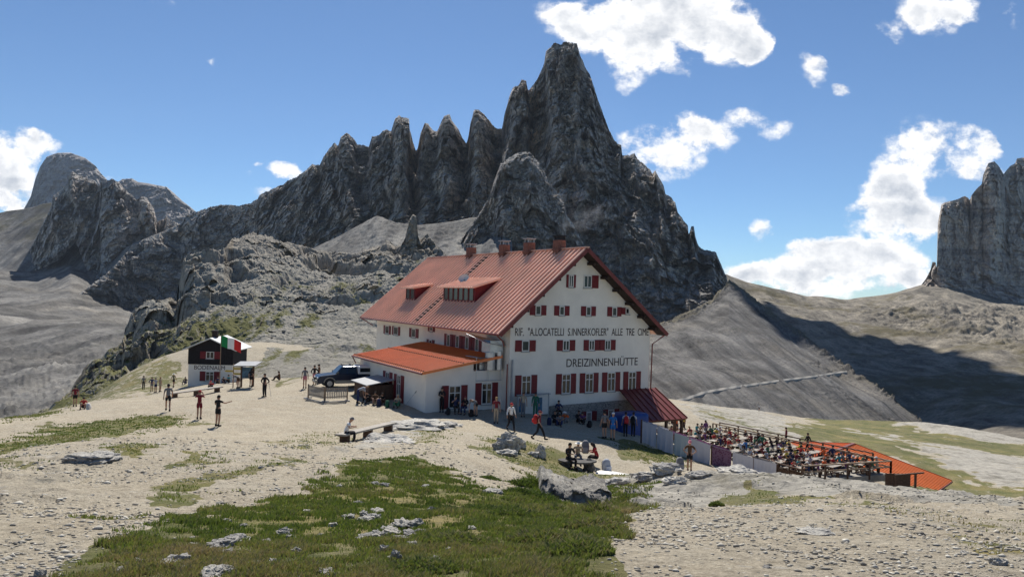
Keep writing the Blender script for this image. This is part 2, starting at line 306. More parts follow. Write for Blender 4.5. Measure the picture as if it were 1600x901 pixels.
MP = [(10,450,1500),(40,405,1480),(62,360,1460),(80,325,1450),(83,307,1450),(97,297,1450),(107,285,1450),(108,272,1450),(113,268,1450),(123,275,1450),(143,282,1450),(155,292,1430),(158,285,1400),(167,282,1400),(177,282,1400),(187,287,1400),(200,300,1400),(213,315,1400),(220,308,1400),(230,312,1400),(240,328,1390),(246,347,1390),(255,343,1380),(260,337,1380),(266,345,1380),(276,348,1380),(300,380,1380),(330,420,1380)]
MPB = [(10,455,1440),(45,428,1420),(90,408,1380),(118,378,1400),(145,445,1320),(170,462,1305),(250,485,1300),(330,480,1300)]
sheet('mountain', [MP, MPB], 440, 250, cliff(85, 34, 3.5), ROCK, rib=2.2, ribs=45, edge=.4, flat_=True, back=(200, 1.2), topj=1.2, attrf=lambda V: {'scree': np.clip((slope_of(V)-.6)*4, 0, 1)}, label='cluster of dark rock towers above the left scree', cat='mountain')
sheet('mountain', [[(20,360,4300),(38,325,4300),(48,307,4300),(55,280,4300),(63,260,4300),(73,245,4300),(90,239,4300),(110,239,4300),(133,247,4300),(150,260,4300),(157,270,4300),(168,282,4300),(190,315,4300),(230,360,4300)], [(20,380,3900),(230,380,3700)]],
      260, 120, cliff(230, 60, 2.5), ROCKF, back=(500, 1.2), label='distant rounded bluish summit at the far left', cat='mountain')
sheet('mountain', [[(140,330,3600),(170,290,3600),(187,283,3600),(191,280,3600),(206,279,3600),(216,285,3600),(233,287,3600),(246,290,3600),(260,292,3600),(273,303,3600),(286,315,3600),(303,328,3600),(340,360,3600)], [(140,380,3300),(340,400,3200)]],
      230, 100, cliff(200, 55, 2.5), ROCKF, back=(500, 1.2), label='distant bluish ridge behind the left towers', cat='mountain')
TW = [(1430,462,1330),(1439,446,1320),(1447,435,1320),(1454,421,1320),(1457,409,1320),(1462,410,1320),(1464,421,1320),(1465,372,1320),(1464,355,1320),(1468,335,1320),(1471,320,1320),(1476,317,1320),(1496,312,1320),(1507,306,1320),(1513,309,1320),(1515,313,1320),(1518,305,1300),(1526,295,1300),(1534,288,1300),(1536,274,1300),(1544,255,1300),(1554,252,1300),(1561,260,1300),(1568,272,1300),(1571,269,1330),(1578,260,1350),(1586,256,1350),(1589,248,1350),(1600,247,1350),(1630,215,1350),(1670,225,1350),(1700,260,1350),(1760,300,1350),(1820,400,1350)]
TWM = [(1430,463,1310),(1445,446,1300),(1462,430,1295),(1465,425,1290),(1500,430,1280),(1600,445,1270),(1820,460,1290)]
TWB = [(1430,470,1300),(1445,452,1280),(1470,452,1270),(1500,462,1240),(1600,480,1200),(1820,500,1200)]
sheet('mountain', [TW, TWM, TWB], 420, 280, cliff(60, 16, 5., 1.5), ROCK, rib=1.2, ribs=30, edge=.4, flat_=True, back=(200, 1.5), label='massive square rock tower at the right edge', cat='mountain')
# screes
LS = [[(-900,380,1900),(-400,345,1750),(0,333,1650),(80,317,1650),(110,340,1560),(125,362,1500),(160,400,1400),(206,383,1300),(281,350,1340),(320,400,1200),(600,420,1150)],
      [(-900,450,1300),(0,425,1400),(60,432,1385),(110,418,1370),(150,452,1285),(200,488,1090),(300,500,1080),(600,490,1060)],
      [(-900,520,700),(0,485,860),(150,502,840),(300,512,850),(600,510,850)],
      [(-900,590,380),(0,550,440),(150,540,480),(300,530,520),(600,540,500)],
      [(-900,680,190),(0,640,240),(150,620,270),(300,600,300),(600,600,300)],
      [(-900,760,110),(0,700,150),(150,690,160),(300,680,160),(600,680,160)]]
def lsat(V):
    q = V.reshape(-1, 3); g = fbm(q/90, 4)*.5; far = np.clip((600-q[:, 1])/250, 0, 1)
    tan = np.clip((q[:, 1]-1300)/250, 0, 1)*.5
    return {'grass': (np.clip(.12*far+g*.35*far+tan, 0, 1)).reshape(V.shape[:2])}
def lsd(p, t):
    near = np.clip((620-p[:, 1])/200, 0, 1); d = fbm(p*np.array([1, .35, .35])/60, 4)*7
    gul = (rid(np.stack([p[:, 0]/45+p[:, 1]/260, p[:, 1]/500, p[:, 2]*0], 1))*6+rid(np.stack([p[:, 0]/14+p[:, 1]/90, p[:, 1]/200, p[:, 2]*0], 1))*1.6+cell(p/7, .5)*.9*np.clip(pn(p/70)*2, 0, 1))*(1-near)+cell(p/5, .6)*.8*near; d = d+gul; b = np.maximum(fbm(p/11, 4, 2.2, .6), 0)*2.0*near+np.maximum(fbm(p/4., 3), -.1)*.8*near
    return d*.2, d+b
sheet('scree_slope', LS, 620, 420, lsd, SCREE, smooth_t=10, back=(300, .3), attrf=lsat)
MSC = [[(470,400,850),(498,384,850),(530,368,850),(560,352,850),(589,338,850),(620,348,820),(655,352,800),(700,346,780),(741,340,760),(800,340,740)],[(470,420,640),(800,420,560)],[(470,460,400),(800,460,380)]]
sheet('scree_slope', MSC, 300, 160, soft(50, 6, 8, 1.2), SCREE, back=(60, .5))
RS = [[(860,520,640),(1000,520,630),(1045,505,650),(1112,470,690),(1139,438,715),(1160,452,680),(1200,484,620),(1230,508,590),(1260,530,560),(1290,554,520),(1335,588,470),(1380,620,430),(1425,652,400),(1445,672,385)],
      [(860,580,400),(1100,560,430),(1200,560,450),(1290,590,440),(1380,630,410),(1445,678,380)],
      [(860,640,240),(1080,636,250),(1250,660,290),(1380,670,350),(1445,690,370)],[(860,720,160),(1250,740,200),(1445,720,300)]]
def rsat(V):
    q = V.reshape(-1, 3); g = np.zeros(V.shape[:2]); g[3:24] = .72; g[24:40] = .45; return {'grass': g+.12*fbm(q/40, 3).reshape(g.shape)}
def rsd(p, t):
    d = fbm(p*np.array([1, .2, .2])/35, 4)*3.5; b = np.maximum(rid(p/11)+fbm(p/6, 4, 2.2, .65), 0)*4*np.clip(.16-t, 0, .16)/.16
    return d*.2, d+b+fbm(p/3, 2)*.25+cell(p/3.2, .5)*.7*np.clip(pn(p/40+3)*2, 0, 1)+rid(np.stack([p[:, 0]/11+p[:, 1]/400, p[:, 1]/160, p[:, 2]*0], 1))*1.3
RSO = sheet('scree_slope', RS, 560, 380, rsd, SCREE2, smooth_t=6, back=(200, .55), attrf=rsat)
SD = [[(1060,425,1250),(1135,428,1250),(1165,440,1250),(1195,447,1250),(1230,455,1260),(1260,462,1270),(1285,462,1280),(1325,467,1300),(1370,462,1310),(1400,457,1310),(1440,444,1310),(1480,443,1290),(1520,455,1250),(1600,472,1220),(1900,500,1200)],
      [(1060,520,900),(1230,500,980),(1400,500,1000),(1500,500,950),(1600,515,900),(1900,540,800)],
      [(1060,600,650),(1230,560,760),(1400,565,740),(1500,570,680),(1600,580,620),(1900,620,500)],
      [(1060,680,480),(1400,640,520),(1500,640,470),(1600,650,420),(1900,720,300)],
      [(1060,740,380),(1425,700,400),(1600,720,300),(1900,800,200)]]
def sdat(V):
    q = V.reshape(-1, 3); g = .42+fbm(q/130, 4)*.4-np.clip((q[:, 0]-420-.25*(q[:, 1]-500))/100, 0, 1)*.45
    return {'grass': np.clip(g, 0, 1).reshape(V.shape[:2])}
def sdd(p, t):
    d = fbm(p/160, 5)*9+fbm(p*np.array([1, .3, 1])/22, 4)*2; s_ = np.clip((p[:, 0]-430)/100, 0, 1)*np.clip((1150-p[:, 1])/100, 0, 1)
    return d*.1, d+np.maximum(fbm(p/14, 4, 2.2, .6), -.1)*6*s_
sheet('saddle', SD, 460, 380, sdd, SCREEV, smooth_t=8, back=(300, .4), attrf=sdat)
# ------------------------------------------------------------------ rocky hill to the left
HILL = rock_mat('hill_rock', (.25, .225, .19), (.37, .335, .28), 6., (.40, .34, .25), .4, .9, .4, (.33, .31, .265))
HT = [(20,668,118),(60,648,125),(95,625,135),(130,592,150),(150,577,160),(180,560,172),(190,548,178),(195,512,182),(210,490,185),(232,473,190),(262,472,195),(276,469,205),(279,440,215),(288,405,220),(303,393,225),(330,388,228),(350,390,232),(365,373,258),(395,365,265),(420,368,270),(450,380,275),(490,392,280),(520,400,285),(560,398,285),(590,386,285),(604,377,283),(620,386,280),(655,376,275),(668,372,270),(680,388,265),(700,405,260),(760,425,250),(840,450,240)]
HM = [(20,669,116),(60,652,118),(130,612,126),(180,590,132),(195,578,136),(232,565,142),(279,530,150),(303,500,158),(350,480,165),(420,470,175),(520,470,180),(620,460,180),(700,480,175),(840,520,165)]
HM2 = [(20,672,112),(60,660,108),(130,632,110),(232,600,116),(300,575,120),(420,545,122),(520,540,124),(700,540,130),(840,560,130)]
HB = [(20,690,100),(130,650,98),(232,625,98),(300,603,100),(400,597,96),(480,590,88),(560,590,90),(700,610,95),(840,620,100)]
HB2 = [(u, v+30, d-8) for u, v, d in HB]
def stp(zz, H):
    ph = zz/H; f_ = np.floor(ph); x = np.clip((ph-f_-.55)/.4, 0, 1); return H*(f_+x*x*(3-2*x))+H*.25-zz
def hilld(p, t):
    q = p*np.array([1, 1, .6]); d = rid(q/38)*5.5+rid(q/15+3)*3.2+rid(q/5.5+7)*1.3+fbm(q/2.2, 3)*.6
    zz = p[:, 2]-.10*p[:, 0]+fbm(p*np.array([1, 1, .3])/38, 4)*10; up = np.clip(pn(p/30+4)*1.6+.55, 0, 1)*np.clip((.95-t)*2.2, 0.12, 1)
    d = (d*.55+cell(q/9+fbm(p/9, 2)[:, None]*.3, .6)*3.6+cell(q/4.2+5, .6)*1.5+cell(q/2+9, .6)*.7)*np.clip((.78-t)*2.2, .10, 1)*np.clip(.65+pn(p/26+70)*1.6, .25, 1)
    dz = stp(zz, 10.)*.85*up+stp(zz+3+fbm(p/12, 2)*2, 3.4)*.7*np.clip(pn(p/18+9)*1.5+.6, 0, 1)*up+fbm(p/7+8, 5, 2.1, .6)*1.1*np.clip((1.-t)*1.8, .3, 1)
    return d, dz
def hillat(V):
    q = V.reshape(-1, 3); s_ = slope_of(V).reshape(-1); diag = pn(np.stack([(q[:, 0]*.8+q[:, 2]*1.0)/2.6, (q[:, 0]-q[:, 2])/50, q[:, 1]/50], 1))
    low = np.clip((24-q[:, 2])/26, 0, 1)
    g = (.34+.95*diag)*low*np.clip(.6+pn(q/20+5), .2, 1.2)*np.clip((q[:, 0]+75)/25, 0, 1)+np.clip((s_-.6)*1.2, -.6, .2)+.02+np.clip((-42-q[:, 0])/14, 0, 1)*np.clip((6-q[:, 2])/8, 0, 1)*.42
    scr = np.clip((s_-.42)*3.5, 0, 1)*(.45+.45*low)
    return {'grass': np.clip(g, 0, 1).reshape(V.shape[:2]), 'scree': scr.reshape(V.shape[:2])}
sheet('hill', [HT, HM, HM2, HB, HB2], 900, 480, hilld, HILL, smooth_t=2, flat_=True, back=(60, 1.2), attrf=hillat, topj=2.6, edge=.45)
PNS = [(622,395,262),(628,380,262),(633,372,262),(637,355,262),(640,343,262),(645,335,262),(650,338,262),(652,350,262),(653,368,262),(658,380,262),(664,372,262),(672,371,262),(680,380,262),(683,395,262),(690,402,262)]
sheet('rock_pinnacle', [PNS, [(620,405,256),(690,410,256)]], 90, 60, cliff(9, 2.2, 2.), HILL, back=(9, 3), edge=.4, kind=None, label='thin rock pinnacle on the ridge left of the hut roof', cat='rock pinnacle')

# ------------------------------------------------------------------ near ground
CPX = [(0,901,4.4),(400,901,4.5),(800,901,4.6),(1200,901,4.8),(1600,901,5.0),(0,830,6.6),(0,760,12),(0,720,20),(0,700,28),(0,670,42),(0,655,55),
 (200,850,6.2),(200,780,10.5),(200,720,18),(200,690,28),(200,668,40),(250,640,55),(400,830,7.3),(400,760,13.5),(400,720,21),(400,690,32),(400,660,44),(400,630,53),(430,607,68),(340,610,70),(340,604,80),(260,617,74),(300,607,78),(120,637,88),
 (340,600,90),(260,613,86),(160,632,85),(100,645,70),(50,651,64),(400,598,82),(480,590,72),(520,600,63),(560,622,57),(300,597,100),
 (550,830,7.6),(550,760,14.5),(560,720,24),(550,692,36),(600,650,50),(620,665,44),(700,850,6.4),(700,800,10),(700,760,15.5),(720,735,21),(700,715,27),(700,700,33),(700,680,40),(690,643,52.6),
 (800,643,54.5),(850,685,45.5),(955,688,47),(880,652,57),(1000,668,60),(900,735,38),(960,742,33),(820,725,32),(850,704,39),(780,800,11),(900,793,16),(900,760,21),
 (1000,770,19),(1100,745,24),(1040,741,30),(1200,747,24.5),(1300,755,24.5),(1450,768,23.5),(1600,790,22),(1100,800,11.5),(1300,800,12.2),(1500,820,11),(1600,845,9),(1100,850,6.8),(1350,850,7.2),
 (1077,739,41),(1000,702,48),(1003,693,51.4),(1140,745,44),(1210,750,46),(1130,650,105),(1200,670,95),(1100,632,185),(1187,641,200),(1240,655,190),(1330,657,200),(1470,664,195),(1600,692,160),(1300,672,135),(1400,690,112),(1500,715,96),(1600,740,85),(1550,762,75),(1480,767,70),
 (1050,631,125),(1062,640,105)]
CW = [(0,0,-1.7),(-6,0,-1.75),(6,0,-1.7),(-14,2,-2.1),(14,2,-2.0),(0,-8,-1.4),(-25,0,-3),(25,0,-3),(-25,20,-6.2),(30,20,-7),(-45,40,-11),(45,40,-14)]
pts = [np.array(P(*c))-CAMP for c in CPX]+[np.array(c, float) for c in CW]
pts += [UD(*c)-CAMP for c in [(900,28,-7.15),(900,33,-7.95),(820,28,-6.7),(980,30,-7.6),(860,24,-6.05),(1060,70,-13.3),(1200,62,-13.6),(1300,61,-13.7),(1380,56,-13.9),(1150,72,-13.7),(1300,46,-12.2),(1400,46,-12.6),(1550,50,-14),(1750,60,-16),(1800,120,-26),
      (1100,260,-58),(1300,270,-62),(1500,260,-60),(1700,230,-60),(0,75,-20),(-100,110,-38),(60,110,-27),(-300,60,-20),(-300,110,-42),(700,75,-9),(700,100,-11),(850,90,-10),(950,75,-10.5),(950,120,-15),(500,110,-11),(250,120,-12),(150,110,-17)]]
pts = np.array(pts)
def scl(xy): return xy/20.
def tps(a, b):
    r2 = ((a[:, None, :]-b[None])**2).sum(-1); return .5*r2*np.log(r2+1e-12)
X = scl(pts[:, :2]); n_ = len(X); Km = tps(X, X)+np.eye(n_)*2e-4; Pm = np.hstack([np.ones((n_, 1)), X])
AA = np.zeros((n_+3, n_+3)); AA[:n_, :n_] = Km; AA[:n_, n_:] = Pm; AA[n_:, :n_] = Pm.T
SOL = np.linalg.solve(AA, np.concatenate([pts[:, 2], np.zeros(3)]))
def hbase(xy):
    xy = np.atleast_2d(xy).astype(float); out = np.empty(len(xy))
    for i in range(0, len(xy), 40000):
        x = scl(xy[i:i+40000]); out[i:i+40000] = tps(x, X)@SOL[:n_]+SOL[n_]+x@SOL[n_+1:]
    z = out+CZ
    return z
TERR = np.array([(10.0,71.5),(20.2,76.5),(31.,59.5),(24,55),(19,57)])
def inpoly(x, y, poly):
    poly = np.asarray(poly); c = np.zeros(x.shape, bool); j = len(poly)-1
    for i in range(len(poly)):
        xi, yi = poly[i]; xj, yj = poly[j]
        c ^= ((yi > y) != (yj > y)) & (x < (xj-xi)*(y-yi)/(yj-yi+1e-12)+xi); j = i
    return c
HUTC = np.array([5.612, 56.5]); HYAW = R(90-59.352)
hx = np.array([math.cos(HYAW), math.sin(HYAW)]); hy = np.array([-hx[1], hx[0]])
def hfine(xy):
    """ground height with all bumps"""
    xy = np.atleast_2d(xy); z = hbase(xy); d = np.hypot(xy[:, 0], xy[:, 1])
    p3 = np.column_stack([xy, np.zeros(len(xy))])
    loc = (xy-HUTC)@np.array([hx, hy]).T
    yard = np.exp(-(np.maximum(0, np.maximum(np.abs(loc[:, 0]+3)-14, np.abs(loc[:, 1]-8)-20))/6)**2)
    amp = (1-.8*yard)
    z = z+fbm(p3/9, 4)*.16*amp*np.clip(d/12, .2, 1.6)+fbm(p3/1.3+4, 4, 2.2, .6)*.035*np.clip(d/10, .5, 1.4)
    # limestone ledges
    led = np.maximum(0, fbm(p3/4.5*np.array([1, 1.8, 1])+11, 5, 2.2, .6)-.12)
    z = z+led*.28*amp*rockw(xy)
    tin = inpoly(xy[:, 0], xy[:, 1], TERR); z = np.where(tin, np.minimum(z, -13.55+CZ), z)
    return z
ROCKP = []
def rockw(xy):
    w_ = np.zeros(len(xy))
    for pl, k in ROCKP: w_ = np.maximum(w_, inpoly(xy[:, 0], xy[:, 1], pl)*k)
    return w_
def hit(u, v, d0=1.2, d1=330.):
    r = ray(u, v); ds = np.geomspace(d0, d1, 700); pp = CAMP+r*(ds/r[1])[:, None]; h = hbase(pp[:, :2]); k = np.argmax(pp[:, 2] < h)
    if k == 0: return pp[0] if pp[0, 2] < h[0] else pp[-1]
    a, b = pp[k-1], pp[k]; fa, fb_ = a[2]-h[k-1], b[2]-h[k]; s_ = fa/(fa-fb_); return a+(b-a)*s_
def wpoly(pl): return np.array([hit(u, v)[:2] for u, v in pl])
ROCKP += [(wpoly(p_), k) for p_, k in [
 ([(0,745),(60,720),(120,700),(210,690),(215,715),(150,745),(60,790),(0,800)], .5),
 ([(515,705),(560,695),(620,668),(690,660),(700,668),(640,690),(560,712)], .7),
 ([(985,790),(960,748),(1010,735),(1060,742),(1110,738),(1180,740),(1400,755),(1600,775),(1600,800),(1300,775),(1150,765),(1080,785)], 1.),
 ([(880,745),(930,740),(990,748),(960,765),(900,765)], .6),
 ([(1060,640),(1080,632),(1180,637),(1235,653),(1245,680),(1190,690),(1130,668)], .9)]]
GR = [([(105,901),(110,880),(200,835),(350,790),(480,760),(560,725),(640,713),(680,722),(700,745),(740,765),(800,770),(825,745),(850,742),(865,775),(930,790),(950,768),(985,780),(990,800),(962,830),(940,870),(950,901),(950,1100),(60,1100)], 1.),
 ([(-60,700),(0,692),(50,680),(75,664),(140,658),(200,650),(290,650),(298,659),(240,672),(170,682),(100,691),(50,702),(0,712),(-60,720)], .95),
 ([(0,652),(50,647),(90,645),(60,655),(0,663)], .8),([(0,722),(40,718),(30,728),(0,735)], .8),
 ([(222,778),(260,755),(340,740),(400,728),(468,717),(460,729),(380,748),(300,778),(240,786)], .75),
 ([(275,728),(310,713),(345,716),(330,728)], .9),([(168,708),(200,698),(235,702),(205,721),(176,717)], .85),
 ([(742,692),(780,680),(830,690),(870,703),(890,740),(850,740),(800,728),(760,707)], .75),([(870,738),(930,736),(1000,744),(960,750),(880,748)], .7),
 ([(963,696),(1000,692),(1065,712),(1070,722),(1020,730),(985,714)], .95),
 ([(1120,772),(1180,753),(1240,768),(1255,792),(1180,786)], .8),([(1270,790),(1340,775),(1400,797),(1560,815),(1640,830),(1640,852),(1450,825),(1330,803)], .5),([(1480,850),(1600,860),(1600,880),(1520,875)], .45),
 ([(1246,662),(1300,655),(1390,656),(1425,664),(1480,675),(1560,682),(1640,697),(1640,726),(1560,712),(1470,705),(1400,700),(1440,708),(1480,738),(1600,757),(1640,775),(1500,775),(1400,730),(1330,694),(1240,690)], .9),
 ([(1090,636),(1130,643),(1160,657),(1110,655)], .6),([(1160,660),(1210,662),(1210,682),(1170,676)], .6),
 ([(60,652),(130,632),(250,608),(285,598),(290,570),(100,590),(40,650)], .62),([(430,604),(480,590),(500,580),(440,585)], .8),([(430,690),(470,672),(560,676),(560,690),(480,700)], .42),([(640,675),(700,668),(700,690),(640,692)], .6),
 ([(150,800),(230,797),(160,812)], .5),([(820,752),(1000,752),(1000,800),(900,800),(820,790)], .8)]
GP = [(wpoly(p_), k) for p_, k in GR]
STN = [([(1425,697),(1470,692),(1600,715),(1640,735),(1640,752),(1520,748),(1470,730)], 1.),([(1400,659),(1500,664),(1640,690),(1640,699),(1500,683),(1430,670)], 1.),([(1345,672),(1400,678),(1420,684),(1370,686)], 1.),([(1480,740),(1560,745),(1640,765),(1560,760)], .9)]
SP_ = [(wpoly(p_), k) for p_, k in STN]
azs = np.radians(np.concatenate([np.linspace(-75, -38, 40, endpoint=False), np.linspace(-38, 38, 900), np.linspace(38, 75, 41)[1:]]))
rs = np.concatenate([np.geomspace(.8, 3.6, 16, endpoint=False), np.geomspace(3.6, 275, 780)])
RR, AZ = np.meshgrid(rs, azs, indexing='ij'); XY = np.stack([RR*np.sin(AZ), RR*np.cos(AZ)], -1); xyf = XY.reshape(-1, 2)
Z = hfine(xyf)
p3 = np.column_stack([xyf, np.zeros(len(xyf))]); rad = RR.reshape(-1)
p6 = p3/9; jx = xyf+np.column_stack([fbm(p6+5, 4, 2.1, .6), fbm(p6+60, 4, 2.1, .6)])*np.clip((rad-25)*.05, 0, 7)[:, None]+np.column_stack([fbm(p3/2.2, 4, 2.1, .6), fbm(p3/2.2+40, 4, 2.1, .6)])*np.clip(rad*.035, .15, 2.2)[:, None]
ga = np.zeros(len(xyf)); 
for pl, k in GP: ga = np.maximum(ga, inpoly(jx[:, 0], jx[:, 1], pl)*k)
for pl, k in SP_: ga = np.where(inpoly(jx[:, 0], jx[:, 1], pl), 0, ga)
ra = rockw(jx)
for pl, k in SP_: ra = np.maximum(ra, inpoly(jx[:, 0], jx[:, 1], pl)*k)
def blur(a, n=2):
    a = a.reshape(RR.shape).copy()
    for _ in range(n):
        b = np.pad(a, 1, mode='edge'); a = (b[1:-1, 1:-1]*2+b[:-2, 1:-1]+b[2:, 1:-1]+b[1:-1, :-2]+b[1:-1, 2:])/6
    return a.reshape(-1)
ga = blur(ga, 3); ra = blur(ra, 2)
gm, t, b = mat('gravel_ground'); l = t.links.new; b.inputs['Roughness'].default_value = .95; b.inputs['Specular IOR Level'].default_value = .1
ge = N(t, 'ShaderNodeNewGeometry'); pos = ge.outputs['Position']
n0 = nois(t, pos, .12, 5, .6); n1 = nois(t, pos, .9, 8, .7); n2 = nois(t, pos, 9., 8, .75); n3 = nois(t, pos, 40., 4, .7)
vo = N(t, 'ShaderNodeTexVoronoi', ins={'Scale': 16., 'Randomness': 1.}); l(pos, vo.inputs['Vector'])
vo2 = N(t, 'ShaderNodeTexVoronoi', ins={'Scale': 4.2, 'Randomness': 1.}); l(pos, vo2.inputs['Vector'])
gr = mixc(t, mr(t, n0, .35, .65), (.44, .39, .30), (.375, .34, .275))
gr = mixc(t, mr(t, n1, .3, .7), gr, (.34, .29, .215))
gr = mixc(t, 1., gr, ramp(t, n2, [(.3, (.5, .49, .47)), (.5, (1, 1, 1)), (.7, (1.35, 1.35, 1.33))]), 'MULTIPLY')
gr = mixc(t, .9, gr, mixc(t, 1., gr, ramp(t, n3, [(.3, (.5, .5, .5)), (.5, (1, 1, 1)), (.7, (1.4, 1.4, 1.4))]), 'MULTIPLY'))
stn = mr(t, vo.outputs['Distance'], .18, .30, 1., 0.); rndc = N(t, 'ShaderNodeSeparateColor'); l(vo.outputs['Color'], rndc.inputs[0])
stf = mth(t, 'MULTIPLY', stn, mr(t, rndc.outputs[0], .55, .6)); gr = mixc(t, mth(t, 'MULTIPLY', stf, .55), gr, mixc(t, rndc.outputs[1], (.26, .23, .19), (.60, .57, .50)))
rnd2 = N(t, 'ShaderNodeSeparateColor'); l(vo2.outputs['Color'], rnd2.inputs[0])
st2 = mth(t, 'MULTIPLY', mr(t, vo2.outputs['Distance'], .2, .28, 1., 0.), mr(t, rnd2.outputs[0], .8, .82)); gr = mixc(t, mth(t, 'MULTIPLY', st2, .35), gr, mixc(t, rnd2.outputs[1], (.3, .28, .25), (.62, .60, .55)))
raA = N(t, 'ShaderNodeAttribute', attribute_name='rock'); nst = nois(t, pos, 2.2, 9, .75, (.6, 1.6, 2)); 
rf = mr(t, mth(t, 'ADD', raA.outputs['Fac'], mth(t, 'MULTIPLY', mth(t, 'SUBTRACT', n1, .5), 1.8)), .5, .75)
rc = ramp(t, nst, [(.32, (.10, .095, .085)), (.43, (.27, .255, .225)), (.52, (.37, .345, .295)), (.68, (.46, .435, .38))])
rc = mixc(t, 1., rc, ramp(t, nois(t, pos, .25, 8, .75), [(.36, (.55, .54, .5)), (.5, (1, 1, 1)), (.64, (1.15, 1.14, 1.12))]), 'MULTIPLY'); gr = mixc(t, rf, gr, rc)
gaA = N(t, 'ShaderNodeAttribute', attribute_name='grass'); ng = nois(t, pos, 1.6, 9, .75)
gf = mr(t, mth(t, 'ADD', gaA.outputs['Fac'], mth(t, 'ADD', mth(t, 'MULTIPLY', mth(t, 'SUBTRACT', ng, .5), 1.7), mth(t, 'MULTIPLY', mth(t, 'SUBTRACT', nois(t, pos, .2, 4, .6), .5), 1.2))), .46, .62)
gcol = mixc(t, mr(t, nois(t, pos, .45, 6, .65), .38, .62), (.11, .12, .045), (.20, .175, .09)); gcol = mixc(t, mr(t, nois(t, pos, 3.5, 6, .7), .52, .68, 0, .7), gcol, (.20, .18, .12)); gcol = mixc(t, 1., gcol, ramp(t, nois(t, pos, .1, 5, .6), [(.35, (.7, .75, .7)), (.5, (1, 1, 1)), (.65, (1.3, 1.2, 1.05))]), 'MULTIPLY'); gcol = mixc(t, 1., gcol, ramp(t, n2, [(.3, (.55, .55, .5)), (.5, (1, 1, 1)), (.7, (1.4, 1.35, 1.2))]), 'MULTIPLY')
gcol = mixc(t, mr(t, nois(t, pos, .7, 9, .85), .5, .66, 0, .55), gcol, (.045, .055, .02)); gr = mixc(t, gf, gr, gcol); l(gr, b.inputs['Base Color'])
hh = mth(t, 'ADD', mth(t, 'ADD', mth(t, 'MULTIPLY', n2, 1.), mth(t, 'MULTIPLY', stf, .35)), mth(t, 'ADD', mth(t, 'MULTIPLY', n3, .35), mth(t, 'MULTIPLY', nst, .8)))
bp = N(t, 'ShaderNodeBump', ins={'Strength': .9, 'Distance': .06}); l(hh, bp.inputs['Height']); l(bp.outputs[0], b.inputs['Normal'])
V = np.column_stack([xyf, Z]).reshape(RR.shape+(3,))
gridmesh('ground', V, gm, {'grass': ga, 'rock': ra})
def gz(x, y): return float(hfine(np.array([[x, y]]))[0])
# trail across the right scree
def rdepth(u, v, rows=RS):
    vs = [np.interp(u, np.array(r)[:, 0], np.array(r)[:, 1]) for r in rows]; K = rows_at(rows, np.array([u], float))[:, 0]
    for i in range(len(rows)-1):
        if vs[i] <= v <= vs[i+1]:
            ry = ray(u, v); a, b_ = K[i]-CAMP, K[i+1]-CAMP; n_1 = np.cross(b_-a, np.array([1., 0, 0])); return float((a@n_1)/(ry@n_1)*ry[1])
    return None
TR = [(1040,631),(1075,624),(1090,617),(1110,612),(1140,607),(1180,601),(1220,595),(1270,589),(1300,584),(1320,581),(1336,580)]

# an unseen cumulus high above the valley; added to shade the saddle meadow
def shade_cumulus():
    T, Ph = np.meshgrid(np.linspace(0, math.pi, 70), np.linspace(0, 2*math.pi, 160), indexing='ij'); d = np.stack([np.sin(T)*np.cos(Ph), np.sin(T)*np.sin(Ph), np.cos(T)], -1); f = d.reshape(-1, 3)
    r_ = (1+.3*fbm(f*2.2, 4, 2.1, .6)+.12*fbm(f*7, 3)).reshape(T.shape); V = d*r_[..., None]*np.array([104, 360, 38])
    c = np.array([312, 700, -45])+np.array(sd)*1120; gridmesh('shade_cloud', V+c, simple('shade_cloud_white', (.8, .8, .8), 1, .03), {})
shade_cumulus()
